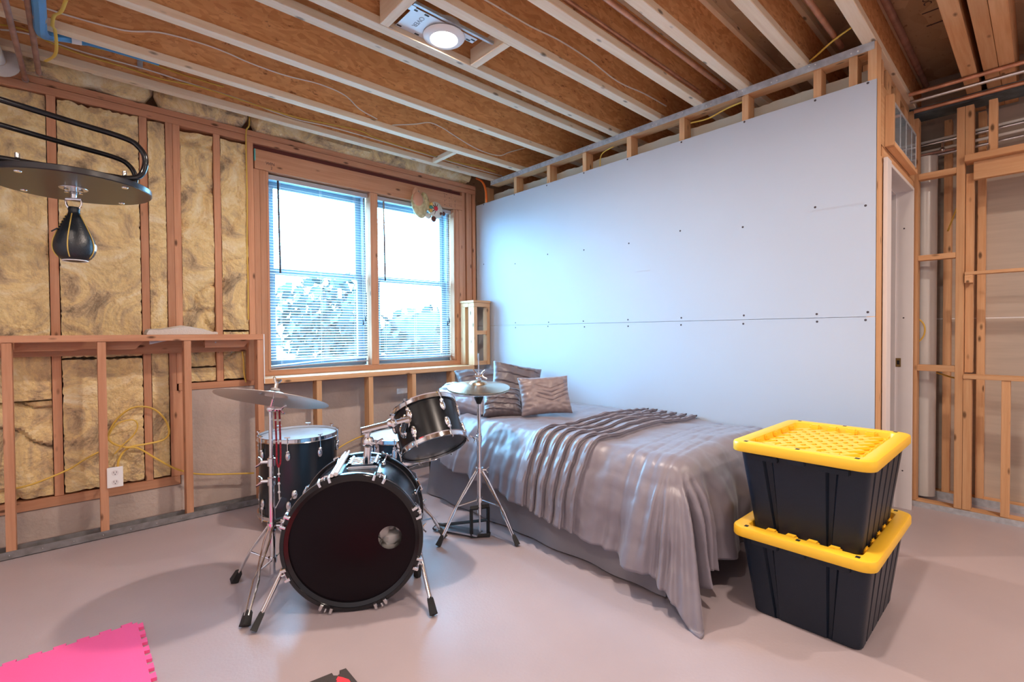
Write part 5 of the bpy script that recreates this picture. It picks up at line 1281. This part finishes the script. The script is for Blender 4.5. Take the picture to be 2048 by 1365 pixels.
def storage_bin(label):
    t = thing('storage_bin', label, 'storage bin', (0, 0, 0), 'black storage bins with yellow lids')
    H_ = .335
    secs = [(0.0, .255, .182, .004, .030), (.006, .261, .188, .009, .030), (.03, .263, .190, .012, .032), (.30, .303, .222, .012, .055), (H_, .308, .226, .012, .06)]
    v = []; f = []; n = None
    for z, hx, hy, g, w in secs:
        o = bin_outline(hx, hy, g, w); n = len(o); v += [(p.x, p.y, z) for p in o]
    for k in range(len(secs)-1):
        for i in range(n): j = (i+1) % n; f.append((k*n+i, k*n+j, (k+1)*n+j, (k+1)*n+i))
    f.append(tuple(range(n-1, -1, -1))); f.append(tuple(range((len(secs)-1)*n, len(secs)*n)))
    bo = link('body', v, f, BLKP, t, True, sharp=None)
    for y0 in (-.165, .075):
        for xa in (-.318, .300): MB().box(xa, xa+.018, y0, y0+.10, .300, .322, .003).build('latch_tab', BLKP, bo)
    # lid
    L0, L1 = .332, .372; HX, HY = .353, .247
    m = MB()
    def loop(hx, hy, r, z): return [(x, y, z) for x, y in rrect(-hx, hx, -hy, hy, r, 6)]
    loops = [loop(HX-.018, HY-.018, .035, L0), loop(HX-.002, HY-.002, .048, L0), loop(HX, HY, .05, L0+.004), loop(HX, HY, .05, L1-.010), loop(HX-.003, HY-.003, .048, L1-.003), loop(HX-.010, HY-.010, .043, L1), loop(HX-.046, HY-.044, .03, L1), loop(HX-.052, HY-.050, .028, L1-.004), loop(HX-.058, HY-.056, .026, L1-.028)]
    v = []; f = []; n = len(loops[0])
    for l_ in loops: v += l_
    for k in range(len(loops)-1):
        for i in range(n): j = (i+1) % n; f.append((k*n+i, k*n+j, (k+1)*n+j, (k+1)*n+i))
    f.append(tuple(range((len(loops)-1)*n, len(loops)*n))); f.append(tuple(range(n-1, -1, -1)))
    lidv, lidf = v, f
    # raised blocks round the recess and a basket weave of bars inside
    bm_ = MB(); ix, iy = HX-.054, HY-.052
    for x in (-.20, -.10, 0, .10, .20): 
        for s_ in (1, -1): bm_.box(x-.022, x+.022, min(s_*iy, s_*(iy-.012)), max(s_*iy, s_*(iy-.012)), L1-.030, L1-.003, .005)
    for y in (-.11, -.037, .037, .11):
        for s_ in (1, -1): bm_.box(min(s_*ix, s_*(ix-.034)), max(s_*ix, s_*(ix-.034)), y-.021, y+.021, L1-.030, L1-.003, .006)
    wv = MB(); q = .052
    for a in range(-6, 7):
        for b in range(-5, 6):
            cx = (a+b)*q*.78; cy = (a-b)*q*.52
            if abs(cx) > ix-.075 or abs(cy) > iy-.040: continue
            ang = .59 if (a+b) % 2 == 0 else -.59
            mt = Matrix.Translation((cx, cy, L1-.0255)) @ Matrix.Rotation(ang, 4, 'Z')
            wv.box(-.040, .040, -.015, .015, -.003, .011, .004, mt)
    alls = MB().add(lidv, lidf).add(bm_.v, bm_.f).add(wv.v, wv.f); lid = alls.build('lid', YEL, t, True)
    ho = MB()
    for x in (-.325, .325):
        for y in (-.19, 0, .19): ho.box(x-.010, x+.010, y-.007, y+.007, L1-.0006, L1+.0004)
    ho.build('lid_holes', RUB, lid)
    for s_ in (1, -1): MB().box(min(s_*.33, s_*.345), max(s_*.33, s_*.345), -.03, .03, .312, .333, .003).build('handle_hook', BLKP, bo)
    return t
def copy_tree(o, parent=None):
    c = o.copy(); COL.objects.link(c)
    if parent: c.parent = parent
    for k in list(o.children): copy_tree(k, c)
    return c
b1 = storage_bin('black storage bin standing on the floor, lower of the stack')
b2 = copy_tree(b1)
b1.location = (2.362, 0.624, 0.0); b2.location = (2.366, 0.628, 0.3475)
b2['label'] = 'black storage bin stacked on another bin, its full yellow lid in view'

# ================================================================== FOAM MATS
def mat_tile(name, x0, x1, y0, y1, tooth, n, mat, label, h=.012, inset=0.0):
    """interlocking foam tile with dovetail teeth on all four sides"""
    pts = []
    def edge(p, q, outw):
        p = Vector(p); q = Vector(q); o_ = Vector(outw); d = (q-p)/n
        for k in range(n):
            a = p+d*k
            for t, e in ((.0, 0), (.27, 0), (.22, 1), (.78, 1), (.73, 0)): pts.append(a+d*t+o_*tooth*e)
    edge((x0, y0), (x1, y0), (0, -1)); edge((x1, y0), (x1, y1), (1, 0)); edge((x1, y1), (x0, y1), (0, 1)); edge((x0, y1), (x0, y0), (-1, 0))
    return MB().prism([(p.x, p.y) for p in pts], h, Matrix.Translation((0, 0, .0005)))
o = mat_tile('m', -0.405, 0.183, 1.870, 2.452, .017, 9, PINK, '').build('foam_mat', PINK); tag(o, 'bright pink interlocking foam mat lying on the floor', 'foam mat')
mt = thing('foam_mat', 'charcoal foam mat corner with a red puzzle piece set in it', 'foam mat', (0.5, 1.45, 0))
nx = 5; poly = [(0.30, 1.20), (0.688, 1.20), (0.688, 1.618), (0.667, 1.622), (0.664, 1.606), (0.652, 1.602), (0.642, 1.612), (0.643, 1.628), (0.575, 1.636), (0.30, 1.636)]
MB().prism(poly, .012, Matrix.Translation((0, 0, .0005))).build('tile', FOAMB, mt)
poly = [(0.36, 1.26), (0.645, 1.26), (0.645, 1.50), (0.668, 1.512), (0.672, 1.556), (0.661, 1.58), (0.651, 1.596), (0.640, 1.585), (0.640, 1.575), (0.612, 1.570), (0.612, 1.585), (0.575, 1.588), (0.40, 1.592), (0.36, 1.588)]
MB().prism(poly, .0012, Matrix.Translation((0, 0, .0125))).build('red_piece', FOAMR, mt)
